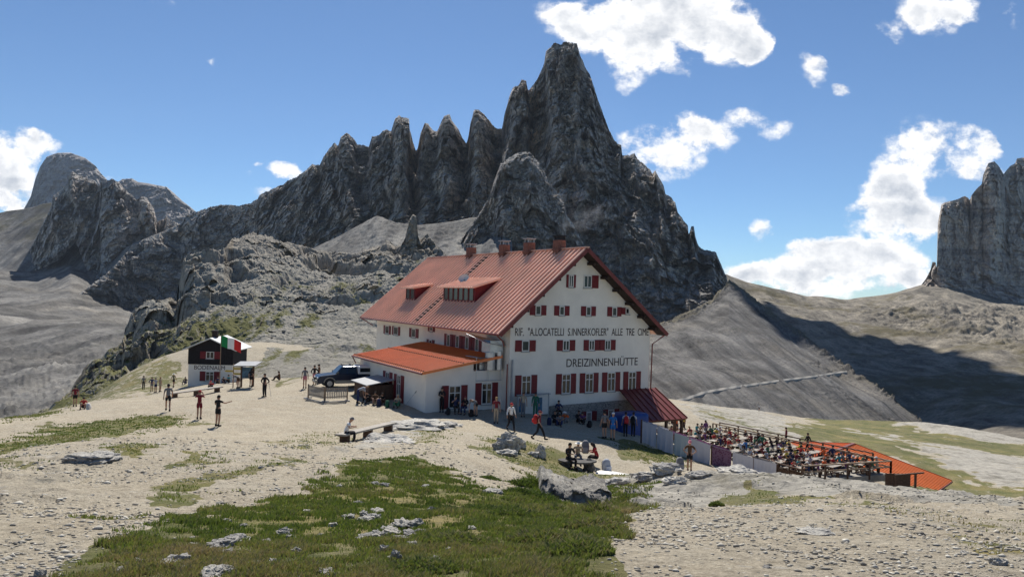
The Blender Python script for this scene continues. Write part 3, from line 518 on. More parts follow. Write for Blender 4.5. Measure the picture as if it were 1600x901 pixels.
# ------------------------------------------------------------------ mesh builder
class MB:
    def __init__(s): s.v = []; s.f = []; s.m = []
    def add(s, vs, fs, mi=0):
        n = len(s.v); s.v += [tuple(map(float, x)) for x in vs]; s.f += [tuple(n+i for i in f) for f in fs]; s.m += [mi]*len(fs)
    def box(s, x0, x1, y0, y1, z0, z1, mi=0, rz=0, ry=0, c=None):
        vs = [(x, y, z) for z in (z0, z1) for y in (y0, y1) for x in (x0, x1)]
        if rz or ry:
            cc = Vector(c or ((x0+x1)/2, (y0+y1)/2, (z0+z1)/2)); Mx = Matrix.Rotation(rz, 3, 'Z') @ Matrix.Rotation(ry, 3, 'Y'); vs = [tuple(Mx @ (Vector(a)-cc)+cc) for a in vs]
        s.add(vs, [(0,2,3,1),(4,5,7,6),(0,1,5,4),(2,6,7,3),(0,4,6,2),(1,3,7,5)], mi); return s
    def slab(s, quad, n, th, mi=0):
        q = [Vector(a) for a in quad]; n = Vector(n).normalized()*th; k = len(q); vs = q+[a-n for a in q]
        s.add(vs, [tuple(range(k)), tuple(range(2*k-1, k-1, -1))]+[(i, i+k, (i+1) % k+k, (i+1) % k) for i in range(k)], mi); return s
    def beam(s, a, b, w_, h, up=(0, 0, 1), mi=0):
        a, b = Vector(a), Vector(b); d = (b-a).normalized(); sd_ = d.cross(Vector(up)); sd_ = sd_.normalized() if sd_.length > 1e-4 else Vector((1, 0, 0)); u_ = sd_.cross(d)
        vs = [p_+sd_*i*w_/2+u_*j*h/2 for p_ in (a, b) for i, j in ((-1, -1), (1, -1), (1, 1), (-1, 1))]
        s.add(vs, [(0,1,2,3),(7,6,5,4),(0,4,5,1),(1,5,6,2),(2,6,7,3),(3,7,4,0)], mi); return s
    def tube(s, path, r, n=8, mi=0, caps=True):
        path = [Vector(p_) for p_ in path]; r = [r]*len(path) if isinstance(r, (int, float)) else r; rings = []; vs = []
        for i, p_ in enumerate(path):
            d = (path[min(i+1, len(path)-1)]-path[max(i-1, 0)]).normalized(); a = d.cross(Vector((0, 0, 1)) if abs(d.z) < .95 else Vector((1, 0, 0))).normalized(); b_ = d.cross(a)
            vs += [p_+(a*math.cos(2*math.pi*k/n)+b_*math.sin(2*math.pi*k/n))*r[i] for k in range(n)]
        fs = [(i*n+k, i*n+(k+1) % n, (i+1)*n+(k+1) % n, (i+1)*n+k) for i in range(len(path)-1) for k in range(n)]
        if caps: fs += [tuple(range(n-1, -1, -1)), tuple(range((len(path)-1)*n, len(path)*n))]
        s.add(vs, fs, mi); return s
    def build(s, name, ms, parent=None, loc=None, smooth=False, bev=0, rz=0):
        me = bpy.data.meshes.new(name); me.from_pydata(s.v, [], s.f)
        for m in (ms if isinstance(ms, (list, tuple)) else [ms]): me.materials.append(m)
        me.polygons.foreach_set('material_index', s.m); me.polygons.foreach_set('use_smooth', [smooth]*len(s.f)); me.update()
        o = bpy.data.objects.new(name, me); COL.objects.link(o)
        if parent: o.parent = parent
        if loc is not None: o.location = tuple(map(float, loc))
        if rz: o.rotation_euler = (0, 0, rz)
        if bev: 
            b_ = o.modifiers.new('b', 'BEVEL'); b_.width = bev; b_.segments = 2; b_.limit_method = 'ANGLE'
        return o
def copytree(o, parent=None):
    c = o.copy(); COL.objects.link(c); c.parent = parent
    for ch in o.children: copytree(ch, c)
    return c
dg = lambda: bpy.context.evaluated_depsgraph_get()
def textmesh(txt, name, m, parent, x0, x1, z0, z1, y, ext=.008, face=-1):
    """letters standing on a wall in the local xz plane, front towards -y"""
    cu = bpy.data.curves.new(name, 'FONT'); cu.body = txt; cu.extrude = ext; cu.space_word = 1.1; o = bpy.data.objects.new(name, cu); COL.objects.link(o)
    bpy.context.view_layer.update(); me = bpy.data.meshes.new_from_object(o.evaluated_get(dg())); bpy.data.objects.remove(o)
    n = len(me.vertices); a = np.empty(n*3); me.vertices.foreach_get('co', a); a = a.reshape(-1, 3)
    lo = a.min(0); hi = a.max(0); q = (a-lo)/(hi-lo+1e-9); out = np.stack([x0+q[:, 0]*(x1-x0), y-ext*2*q[:, 2], z0+q[:, 1]*(z1-z0)], 1)
    me.vertices.foreach_set('co', out.reshape(-1)); me.materials.clear(); me.materials.append(m); me.update()
    o = bpy.data.objects.new(name, me); COL.objects.link(o); o.parent = parent; return o

DFR = simple('dormer_frame_paint', (.16, .045, .035), .6, .1, 5)
WHITE = simple('plaster', (.76, .715, .635), .9, .09, .6, .3); STONE = None
REDW = simple('red_shutter_paint', (.15, .012, .017), .55, .2, 6); DWOOD = simple('dark_timber', (.035, .022, .017), .8, .35, 6)
WFRAME = simple('white_window_paint', (.62, .60, .56), .5, .08, 5); INK = simple('sign_lettering', (.055, .04, .035), .8, .1)
ROOFM = simple('salmon_metal_roof', (.80, .46, .335), .36, .12, .5, 0, 0, False, .4); ROOFO = simple('orange_metal_roof', (.72, .20, .055), .45, .08, .6, 0, 0, False, .4)
TRIM = simple('dark_red_trim', (.16, .035, .03), .5, .2, 4); COPPER = simple('downpipe_red', (.20, .05, .04), .4, .2, 4); STEEL = simple('galvanised_steel', (.42, .43, .44), .35, .2, 2, 0, .75)
GREYM = simple('grey_paint', (.32, .33, .34), .6, .15, 3); BRICKM = simple('chimney_masonry', (.20, .09, .065), .9, .35, 5, .5); BLACK = simple('black_rubber', (.02, .02, .022), .7, .2)
WOOD = simple('weathered_wood', (.26, .19, .13), .85, .3, 7, .3); GWOOD = simple('silvered_wood', (.33, .30, .26), .85, .3, 7, .3); BWOOD = simple('brown_wood', (.10, .06, .04), .8, .35, 7, .3)
m, t, b = mat('window_glass'); b.inputs['Base Color'].default_value = (.012, .015, .018, 1); b.inputs['Roughness'].default_value = .06; GLASS = m
m, t, b = mat('rough_stone_wall'); l = t.links.new; tc = N(t, 'ShaderNodeTexCoord'); vo = N(t, 'ShaderNodeTexVoronoi', feature='DISTANCE_TO_EDGE', ins={'Scale': 2.6}); mp = N(t, 'ShaderNodeMapping'); mp.inputs['Scale'].default_value = (1, 1, 1.9)
l(tc.outputs['Object'], mp.inputs[0]); l(mp.outputs[0], vo.inputs['Vector']); c = mixc(t, nois(t, tc.outputs['Object'], 2.2, 6), (.19, .175, .155), (.36, .34, .31)); c = mixc(t, mr(t, vo.outputs['Distance'], .02, .07), (.12, .11, .10), c); l(c, b.inputs['Base Color']); b.inputs['Roughness'].default_value = .95
bp = N(t, 'ShaderNodeBump', ins={'Strength': .6, 'Distance': .04}); l(vo.outputs['Distance'], bp.inputs['Height']); l(bp.outputs[0], b.inputs['Normal']); STONE = m

# ------------------------------------------------------------------ the mountain hut
RZ0 = 12.28                                   # ridge height
hut = empty('mountain_hut', (HUTC[0], HUTC[1], 0), HYAW)
tag(hut, 'big white mountain hut with long salmon red metal roof, red shutters and orange lean-to', 'mountain hut')
WL, WR = -5.9, 7.3; YG, YB = 1.1, 28.2; EL, ER = -7.39, 8.19; ZE = RZ0-6.45
sl = 6.45/7.39; sr_ = 6.45/8.19
def roofz(a): return RZ0-(abs(a)*sl if a < 0 else a*sr_)
zb = -4.2
g = MB(); pr = [(WL, zb), (WR, zb), (WR, roofz(WR)-.22), (0, RZ0-.22), (WL, roofz(WL)-.22)]
g.add([(a, YG, z) for a, z in pr]+[(a, YB, z) for a, z in pr], [(0,1,2,3,4), (9,8,7,6,5)]+[(i, i+5, (i+1) % 5+5, (i+1) % 5) for i in range(5)]); g.build('wall', WHITE, hut)
# stone plinth that grows to the right
g = MB(); g.add([(-3.9, YG-.05, .35), (WR+.05, YG-.05, .55), (WR+.05, YG-.05, zb), (-3.9, YG-.05, zb), (-3.9, YG+.1, .35), (WR+.05, YB, .55), (WR+.05, YB, zb), (-3.9, YG+.1, zb)], [(0,3,2,1),(1,2,6,5),(0,1,5,4)]); g.build('stone_base', STONE, hut)
# roof
def roofside(e, name):
    g = MB(); n = Vector((-(RZ0-ZE), 0, abs(e))) if e < 0 else Vector(((RZ0-ZE), 0, abs(e)))
    q = [(0, 0, RZ0), (e, 0, ZE), (e, 29, ZE), (0, 29, RZ0)]; g.slab(q if e < 0 else q[::-1], n, .16)
    nn = n.normalized(); k = 0; y = .12
    while y < 29: 
        a = Vector((0, y, RZ0))+nn*.03; b_ = Vector((e, y, ZE))+nn*.03; g.beam(a, b_, .09, .16, nn); y += .6
    return g.build(name, ROOFM, hut)
roofside(EL, 'roof'); roofside(ER, 'roof')
g = MB(); g.beam((0, -.02, RZ0+.07), (0, 29.02, RZ0+.07), .35, .07); g.build('ridge_cap', ROOFM, hut)
for y in (-.03, 29.03):
    for e in (EL, ER): g = MB(); g.beam((0, y, RZ0-.10), (e, y, ZE-.10), .05, .30); g.build('verge_board', TRIM, hut)
g = MB()       # timber soffit and purlin ends
for e in (EL, ER):
    n = Vector((-(RZ0-ZE), 0, abs(e))) if e < 0 else Vector(((RZ0-ZE), 0, abs(e))); o_ = n.normalized()*-.165
    q = [Vector(x)+o_ for x in [(0, .02, RZ0), (e, .02, ZE), (e, 1.09, ZE), (0, 1.09, RZ0)]]; g.slab(q if e < 0 else q[::-1], n, .05)
for a in (-6.3, -5.0, -3.7, -2.3, -1.0, .9, 2.2, 3.4, 4.7, 6.0, 7.2):
    z = roofz(a)-.40; g.box(a-.12, a+.12, .22, 1.09, z-.14, z+.10)
g.build('eaves_timber', DWOOD, hut)
g = MB()
g.tube([(EL-.06, 0, ZE-.06), (EL-.06, 29, ZE-.06)], .075, 6); g.tube([(EL-.06, .4, ZE-.1), (-6.6, 1.0, ZE-.55), (-6.15, 1.5, ZE-1.0)], .05, 6)
g.tube([(EL-.06, 28.6, ZE-.1), (-6.3, 28.4, ZE-.8)], .05, 6); g.build('gutter', COPPER, hut)
g = MB(); g.tube([(ER+.05, .2, ZE-.05), (ER+.05, .6, ZE-.25), (7.45, .95, ZE-.9), (7.42, 1.0, -.1)], .055, 7); g.build('downpipe', COPPER, hut)
g = MB(); g.tube([(-6.12, 1.02, 3.6), (-6.12, 1.02, .0)], .05, 7); g.build('downpipe', COPPER, hut)
g = MB(); g.tube([(-5.72, .99, 3.9), (-5.72, .99, .0)], .07, 7); g.build('downpipe', GREYM, hut)
# windows: (a0,a1,z_top,z_bottom) with shutters; local plane y
def window(parent, x0, x1, z1, z0, y, sh=(1, 1), cross=True, rot=None, shw=None, open_=False):
    """frame with pane(s) and shutters folded flat; front towards -y, or -x when rot"""
    tr = (lambda p_: p_) if not rot else (lambda p_: (rot+(p_[1]-y), p_[0], p_[2]))
    def bx(g, a, b_, c0, c1, d, e):
        vs = [(x, yy_, z) for z in (d, e) for yy_ in (c0, c1) for x in (a, b_)]; g.add([tr(v) for v in vs], [(0,2,3,1),(4,5,7,6),(0,1,5,4),(2,6,7,3),(0,4,6,2),(1,3,7,5)] if not rot else [(0,1,3,2),(4,6,7,5),(0,4,5,1),(2,3,7,6),(0,2,6,4),(1,5,7,3)])
    w_ = x1-x0; n_s = sh[0]+sh[1]; swd = shw or w_*.30; a = x0+(swd if sh[0] else 0); b_ = x1-(swd if sh[1] else 0)
    g = MB(); f = .07
    bx(g, a, a+f, y-.06, y+.02, z0, z1); bx(g, b_-f, b_, y-.06, y+.02, z0, z1); bx(g, a+f, b_-f, y-.06, y+.02, z1-f, z1); bx(g, a+f, b_-f, y-.06, y+.02, z0, z0+f)
    if cross:
        mx_ = (a+b_)/2; bx(g, mx_-.035, mx_+.035, y-.05, y+.01, z0+f, z1-f)
        if z1-z0 > 1.1: bx(g, a+f, b_-f, y-.045, y+.01, z1-.34*(z1-z0), z1-.34*(z1-z0)+.06)
    wo = g.build('window', WFRAME, parent)
    g = MB(); bx(g, a+.01, b_-.01, y-.02, y+.015, z0+.01, z1-.01); g.build('pane', GLASS, wo)
    for k, (p0, p1) in enumerate(((x0, a-.01), (b_+.01, x1))):
        if not sh[k]: continue
        g = MB(); bx(g, p0, p1, y-.055, y-.005, z0-.02, z1+.02); n = max(3, int((z1-z0)/.14))
        for i in range(n):
            zz = z0+.06+(z1-z0-.12)*(i+.5)/n; bx(g, p0+.05, p1-.05, y-.068, y-.052, zz-.022, zz+.022)
        g.build('shutter', REDW, wo)
    g = MB(); bx(g, a-.05, b_+.05, y-.12, y-.001, z0-.085, z0-.03); g.build('sill', GREYM, wo)
    return wo
Zr = RZ0; yw = YG
def W(a0, a1, zt, zb_, **k): return window(hut, a0, a1, Zr+zt, Zr+zb_, yw-.003, **k)
W(-1.12, -.26, -2.05, -2.98, shw=.2); W(.49, 1.9, -2.02, -2.97, sh=(0, 1), shw=.66)
for a0, a1 in ((-4.3, -2.87), (-2.15, -.77), (.33, 1.72), (2.86, 4.25)): W(a0, a1, -4.42, -5.12, cross=False, shw=(a1-a0)*.33)
W(4.28, 5.05, -4.46, -4.95, sh=(1, 0), cross=False, shw=.38)
for a0, a1 in ((-5.47, -3.72), (-1.82, -.15), (.67, 2.16), (2.2, 3.75)): W(a0, a1, -7.0, -7.78, cross=(a0 > -5), shw=(a1-a0)*.32)
for a0, a1 in ((-5.38, -3.5), (-1.8, .03), (.40, 2.16), (2.54, 4.31), (4.65, 6.42)): W(a0, a1, -9.55, -11.03, shw=(a1-a0)*.28)
W(.6, 2.1, -12.5, -13.35, cross=False, shw=.5); W(2.7, 4.3, -12.45, -13.35, cross=False, shw=.5)
textmesh('RIF.  "A.LOCATELLI  S.INNERKOFLER"  ALLE  TRE  CIME', 'lettering', INK, hut, -5.5, 7.13, Zr-6.66, Zr-6.06, yw-.004)
textmesh('DREIZINNENH\u00dcTTE', 'lettering', INK, hut, -.88, 6.08, Zr-9.03, Zr-8.28, yw-.004)
# long side: windows looking -x; coordinates along y
def WS(y0, y1, zt, zb_, **k): return window(hut, y0, y1, Zr+zt, Zr+zb_, 0, rot=WL-.003, **k)
WS(24.3, 26.2, -7.15, -7.95, cross=False, shw=.45); WS(21.9, 23.9, -7.12, -7.92, cross=False, shw=.45); WS(17.5, 19.6, -7.08, -7.88, cross=False, shw=.6)
WS(14.0, 15.4, -6.7, -7.1, cross=False, shw=.4); WS(14.0, 15.6, -7.85, -8.4, cross=False, shw=.5)
for y0 in (12.0, 10.3, 8.6, 6.9): WS(y0-1.6, y0, -7.15, -8.15, cross=False, shw=.5)
# dormers
def dormer(y0, y1, ft, ft_low, aw, zf_top, nwin, name='dormer'):
    """shed dormer: front wall at a=aw from roof up to zf_top, lid rising to meet the roof at a=ft"""
    d = empty('dormer', (0, 0, 0)); d.parent = hut; zlow = roofz(aw)
    g = MB(); zt = zf_top
    g.add([(aw, y0, zlow-.1), (aw, y1, zlow-.1), (aw, y1, zt), (aw, y0, zt), (ft, y0, roofz(ft)-.1), (ft, y1, roofz(ft)-.1)], [(0, 3, 2, 1), (0, 4, 3), (1, 2, 5), (3, 4, 5, 2)])
    g.build('dormer_wall', REDW, d)
    g = MB(); ov = .45; sx_ = (roofz(ft)-zt)/(ft-aw); q = [(ft+.1, y0-.5, roofz(ft)+.08+.1*sx_), (aw-ov, y0-.5, zt+.08-ov*sx_), (aw-ov, y1+.5, zt+.08-ov*sx_), (ft+.1, y1+.5, roofz(ft)+.08+.1*sx_)]
    n = Vector((-sx_, 0, 1)); g.slab(q, n, .10); y = y0-.4
    while y < y1+.5: g.beam(Vector((ft+.1, y, roofz(ft)+.10+.1*sx_)), Vector((aw-ov, y, zt+.10-ov*sx_)), .06, .08, n); y += .43
    g.build('dormer_roof', ROOFM, d)
    w_ = (y1-y0-.2)/nwin
    g = MB(); gp_ = MB()
    for i in range(nwin):
        a, b_ = y0+.1+i*w_+.08, y0+.1+(i+1)*w_-.08; z0, z1 = zlow+.12, zt-.10
        for q0, q1, r0_, r1_ in ((a, a+.06, z0, z1), (b_-.06, b_, z0, z1), (a+.06, b_-.06, z1-.06, z1), (a+.06, b_-.06, z0, z0+.06)): g.box(aw-.05, aw-.003, q0, q1, r0_, r1_)
        gp_.box(aw-.025, aw-.002, a+.05, b_-.05, z0+.05, z1-.05)
    g.build('dormer_window', DFR, d); gp_.build('dormer_pane', GLASS, d)
dormer(8.4, 14.3, -2.75, 0, -5.05, roofz(-5.05)+1.3, 6); dormer(20.3, 22.6, -3.4, 0, -5.15, roofz(-5.15)+1.2, 2)
# chimneys
for i, y in enumerate((18.8, 12.4, 8.2, 3.7)):
    g = MB(); g.box(-.45, .28, y-.38, y+.38, RZ0-.9, RZ0+.75); g.box(-.52, .35, y-.45, y+.45, RZ0-.1, RZ0+.06)
    c = g.build('chimney', BRICKM, hut, bev=.02); c['label'] = ['squat brick chimney at the far end of the ridge', 'brick chimney beside the thin antenna mast', 'brick chimney second from the gable', 'dark sooty chimney nearest the gable'][i]
    g = MB(); 
    for a in (-.38, .14):
        for q in (-.3, .22): g.box(a, a+.08, y+q, y+q+.08, RZ0+.75, RZ0+1.05)
    g.box(-.5, .33, y-.42, y+.42, RZ0+1.05, RZ0+1.13); 
    if i == 3: g.box(-.36, .2, y-.3, y+.3, RZ0+.76, RZ0+1.04)
    g.build('chimney_cap', BLACK if i == 3 else GREYM, c)
g = MB(); g.tube([(-.1, 12.9, RZ0), (-.1, 12.9, RZ0+2.6)], .05, 6); 
for z in (1.7, 2.0, 2.3): g.tube([(-.1, 12.5, RZ0+z), (-.1, 13.3, RZ0+z)], .012, 4)
g.build('antenna', BLACK, hut)
g = MB(); ring = []
for j in range(7):
    r_ = .06+.42*j/6; ring.append([(r_*math.cos(2*math.pi*k/18), r_*math.sin(2*math.pi*k/18), .25*(r_/.48)**2) for k in range(18)])
vs = [x for r_ in ring for x in r_]; g.add(vs, [tuple(range(18))]+[(j*18+k, j*18+(k+1) % 18, (j+1)*18+(k+1) % 18, (j+1)*18+k) for j in range(6) for k in range(18)])
dd = g.build('satellite_dish', WFRAME, hut, (-3.75, 12.9, roofz(-3.75)+.75), True); dd.rotation_euler = (.5, -.7, 0)
g = MB(); g.tube([(0, 0, 0), (0, 0, -.75)], .03, 6); gg = g.build('dish_pole', GREYM, hut, (-3.75, 12.9, roofz(-3.75)+.75))
g = MB()       # snow hooks: rows of short dark blocks down the slope
for i in range(22):
    a = -.5-i*.315; z = roofz(a); g.box(a-.06, a+.06, 15.1-.28, 15.1+.28, z+.02, z+.15)
    if i < 22: g.box(a-.03, a+.09, 14.6+(.1 if i % 2 else 0), 14.8+(.1 if i % 2 else 0), z+.0, z+.13)
g.build('roof_ladder', DWOOD, hut)
# lean-to annex
AX0, AX1 = -12.0, WL; AYF, AYB = 2.1, 15.6
def az_(a): return 3.08+(a+12.5)*.167
g = MB(); P5 = [(AX0, AYF), (-8.3, AYF), (-8.3, AYB), (AX0, AYB)]
g.add([(a, y, -1.2) for a, y in P5]+[(a, y, az_(a)-.16) for a, y in P5], [(0,1,5,4),(1,2,6,5),(2,3,7,6),(3,0,4,7),(4,5,6,7)])
g.box(-8.298, WL-.002, AYF+.0, AYB, -1.2, 3.05); g.build('lean_to_wall', WHITE, hut)
g = MB(); n = Vector((-.167, 0, 1)); q = [(WL-.3, AYF-.5, az_(WL-.3)), (-12.5, AYF-.5, 3.08), (-12.5, AYB+.6, 3.08), (WL-.01, AYB+.6, az_(WL))]
g.slab(q, n, .14); nn = n.normalized(); y = AYF-.45
while y < AYB+.6: g.beam(Vector((WL-.3, y, az_(WL-.3)))+nn*.02, Vector((-12.5, y, 3.08))+nn*.02, .05, .06, nn); y += .36
g.build('lean_to_roof', ROOFO, hut)
g = MB()
for a in (-12.35, -9.3):
    y = AYF-.4
    while y < AYB+.5: g.box(a-.03, a+.03, y, y+.13, az_(a)+.01, az_(a)+.10); y += .36
g.build('snow_guard', DWOOD, hut)
g = MB(); g.tube([(-12.56, AYF-.5, 3.0), (-12.56, AYB+.6, 3.0)], .07, 6); g.tube([(-12.56, AYB+.4, 2.95), (-12.3, AYB+.3, 2.4)], .05, 6); g.build('lean_to_gutter', TRIM, hut)
window(hut, -10.75, -8.75, 2.05, .45, AYF-.003, shw=.52); window(hut, -8.1, -6.25, 2.15, .62, AYF-.003, shw=.5)
for y0 in (8.25, 5.95): window(hut, y0, y0+1.9, 2.35, .35, 0, rot=AX0-.003, shw=.58)
# ventilation ducts in the recess above the lean-to
g = MB(); g.box(-7.7, -6.0, 2.3, 4.6, 3.1, 3.95); g.box(-7.2, -6.1, 1.7, 3.0, 4.35, 5.25); g.tube([(-7.0, 2.0, 3.1), (-7.0, 2.0, 4.4)], .38, 12); g.tube([(-6.35, 1.85, 3.1), (-6.35, 1.85, 4.5)], .24, 12)
g.slab([(-7.7, 1.6, 5.15), (-6.0, 1.6, 4.85), (-6.0, 4.6, 5.3), (-7.7, 4.6, 5.6)], (0, -.1, 1), .05); g.build('ventilation_duct', STEEL, hut, bev=.02)
g = MB()
for x in (-8.2, -7.2, -6.2): g.tube([(x, 1.85, 2.3), (x, 1.85, 4.0)], .025, 5)
for z in (2.35, 3.1, 3.55, 4.0): g.tube([(-8.2, 1.85, z), (-6.1, 1.85, z)], .022, 5)
g.build('railing', STEEL, hut)
# porch roof at the right corner
g = MB(); q = [(4.3, 1.08, 1.35), (3.9, -2.6, -.55), (8.1, -2.6, -.55), (8.0, 1.08, 1.35)]; n = Vector((0, -.45, .87)); g.slab(q, n, .08)
for i in range(8):
    f = i/7; a = Vector(q[0]).lerp(Vector(q[3]), f); b_ = Vector(q[1]).lerp(Vector(q[2]), f); g.beam(a+n*.03, b_+n*.03, .05, .07, n)
q2 = [(8.0, 1.08, 1.35), (8.1, -2.6, -.55), (10.0, .2, -.6), (9.9, 2.2, -.55)]; n2 = Vector((.6, .1, .8)); g.slab(q2, n2, .08); 
for i in range(6):
    f = i/5; a = Vector((8.02, 1.08-3.6*f*.9, 1.35-1.85*f*.9)); b_ = Vector(q2[3]).lerp(Vector(q2[2]), f); g.beam(a+n2*.03, b_+n2*.03, .05, .07, n2)
g.build('porch_roof', simple('maroon_metal', (.17, .035, .03), .45, .2, 3), hut)
g = MB()
for x, y in ((4.3, -2.3), (7.8, -2.3), (6.2, -2.3), (9.6, .4)): g.box(x-.09, x+.09, y-.09, y+.09, -4.2, -.65)
g.beam((4.0, -2.4, -.66), (8.0, -2.4, -.66), .12, .14); g.beam((7.8, -2.3, -1.6), (8.9, -.9, -.75), .1, .1); g.build('porch_frame', BWOOD, hut)
# notice boards on the wall by the door
def hw(a, y, z=0): 
    p_ = hx*a+hy*y+HUTC; return (p_[0], p_[1], z)
nb = empty('notice_board', hw(-4.1, .55, -.35), HYAW); tag(nb, 'low white notice board on legs standing under the first gable window', 'notice board')
g = MB(); g.box(-1.3, 1.3, 0, .05, .25, 1.62); g.build('panel', WFRAME, nb)
g = MB(); 
for x in (-1.35, 0, 1.3): g.box(x, x+.06, -.02, .08, 0, 1.75)
g.box(-1.4, 1.4, -.15, .15, 1.72, 1.77); g.build('frame', GREYM, nb)
g = MB(); g.box(-1.24, -.85, -.03, -.003, .5, 1.5); g.box(.25, .75, -.03, -.003, .4, 1.5); g.build('poster', simple('blue_poster', (.05, .12, .2), .5, .5, 3), nb)
def gp(u, v): return hit(u, v)

# ------------------------------------------------------------------ blue covered stack, wood bin, barriers, car
m_blue = simple('blue_tarpaulin', (.012, .05, .22), .45, .25, 2, .6)
def tarp(name, loc, sx, sy, sz, m, rz, label, cat, group=None):
    g = MB(); n = 14; vs = []
    for j in range(9):
        tz = j/8; 
        for k in range(28):
            a = 2*math.pi*k/28; c_, s_ = math.cos(a), math.sin(a); ex = .28; rx = sx/2*abs(c_)**ex*(1 if c_ > 0 else -1); ry = sy/2*abs(s_)**ex*(1 if s_ > 0 else -1)
            f = 1+.05*math.sin(k*2.1+j)*(1-tz)+(.06*(1-tz)); f *= 1 if tz < .9 else (.96-.3*(tz-.9)*3)
            vs.append((rx*f, ry*f, sz*min(tz*1.06, 1)+.03*math.sin(k*1.3)*tz))
    g.add(vs, [(j*28+k, j*28+(k+1) % 28, (j+1)*28+(k+1) % 28, (j+1)*28+k) for j in range(8) for k in range(28)]+[tuple(8*28+k for k in range(28))])
    o = g.build(name, m, None, loc, True, rz=rz); tag(o, label, cat, group); return o
p_ = gp(982, 684); tarp('covered_stack', (p_[0]+.55, p_[1]+3.2, gz(p_[0]+.55, p_[1]+3.2)-.35), 2.6, 1.5, 1.8, m_blue, HYAW, 'bulky stack under a bright blue cover in front of the porch', 'covered stack')
def shed():
    s_ = empty('wood_bin', hw(-12.9, 9.6, 0), HYAW); z0 = gz(*hw(-13, 9.6)[:2])-.1; s_.location.z = z0
    tag(s_, 'low plank storage bin with grey sloping lid against the lean-to wall', 'storage bin')
    g = MB(); g.box(-1.1, .85, -1.7, 1.5, 0, 1.15)
    for i in range(10): g.box(-1.13, -1.1, -1.7+i*.32, -1.7+i*.32+.28, .02, 1.12)
    for i in range(6): g.box(-1.08+i*.32, -.8+i*.32, -1.73, -1.7, .02, 1.12)
    g.build('planks', BWOOD, s_); g = MB(); g.slab([(.86, -1.9, 1.55), (-1.35, -1.9, 1.2), (-1.35, 1.7, 1.2), (.86, 1.7, 1.55)], (-.16, 0, 1), .06); g.build('lid', GREYM, s_)
shed()
def barrier(a, b_, label, parts=22):
    a = np.array(a); b_ = np.array(b_); d = b_-a; ln = np.hypot(d[0], d[1]); o = empty('barrier', a, math.atan2(d[1], d[0])); tag(o, label, 'barrier', 'slatted barriers in front of the parked pickup'); dz = (b_[2]-a[2])/ln
    g = MB(); n = int(ln/.13)
    for i in range(n): x = (i+.2)*ln/n; g.box(x, x+.07, -.015, .015, .22+dz*x, 1.02+dz*x)
    g.build('slats', GWOOD, o); g = MB(); g.beam((0, .03, .35), (ln, .03, .35+dz*ln), .05, .07); g.beam((0, .03, .9), (ln, .03, .9+dz*ln), .05, .07)
    g.box(0, .07, -.04, .04, 0, 1.08); g.box(ln-.07, ln, -.04, .04, dz*ln, 1.08+dz*ln); g.build('frame', WOOD, o)
    g = MB(); g.tube([(0, -.35, .05), (0, .35, .05)], .04, 6); g.tube([(ln, -.35, .05+dz*ln), (ln, .35, .05+dz*ln)], .04, 6); g.tube([(0, -.3, .05), (ln, -.3, .05+dz*ln)], .035, 6); g.build('foot', GREYM, o)
A_, B_, C_ = gp(481, 622), gp(507, 628), gp(543, 626)
barrier(A_, B_, 'left slatted barrier, turned towards the car bonnet'); barrier(B_, C_, 'right slatted barrier, running up to the wood bin')
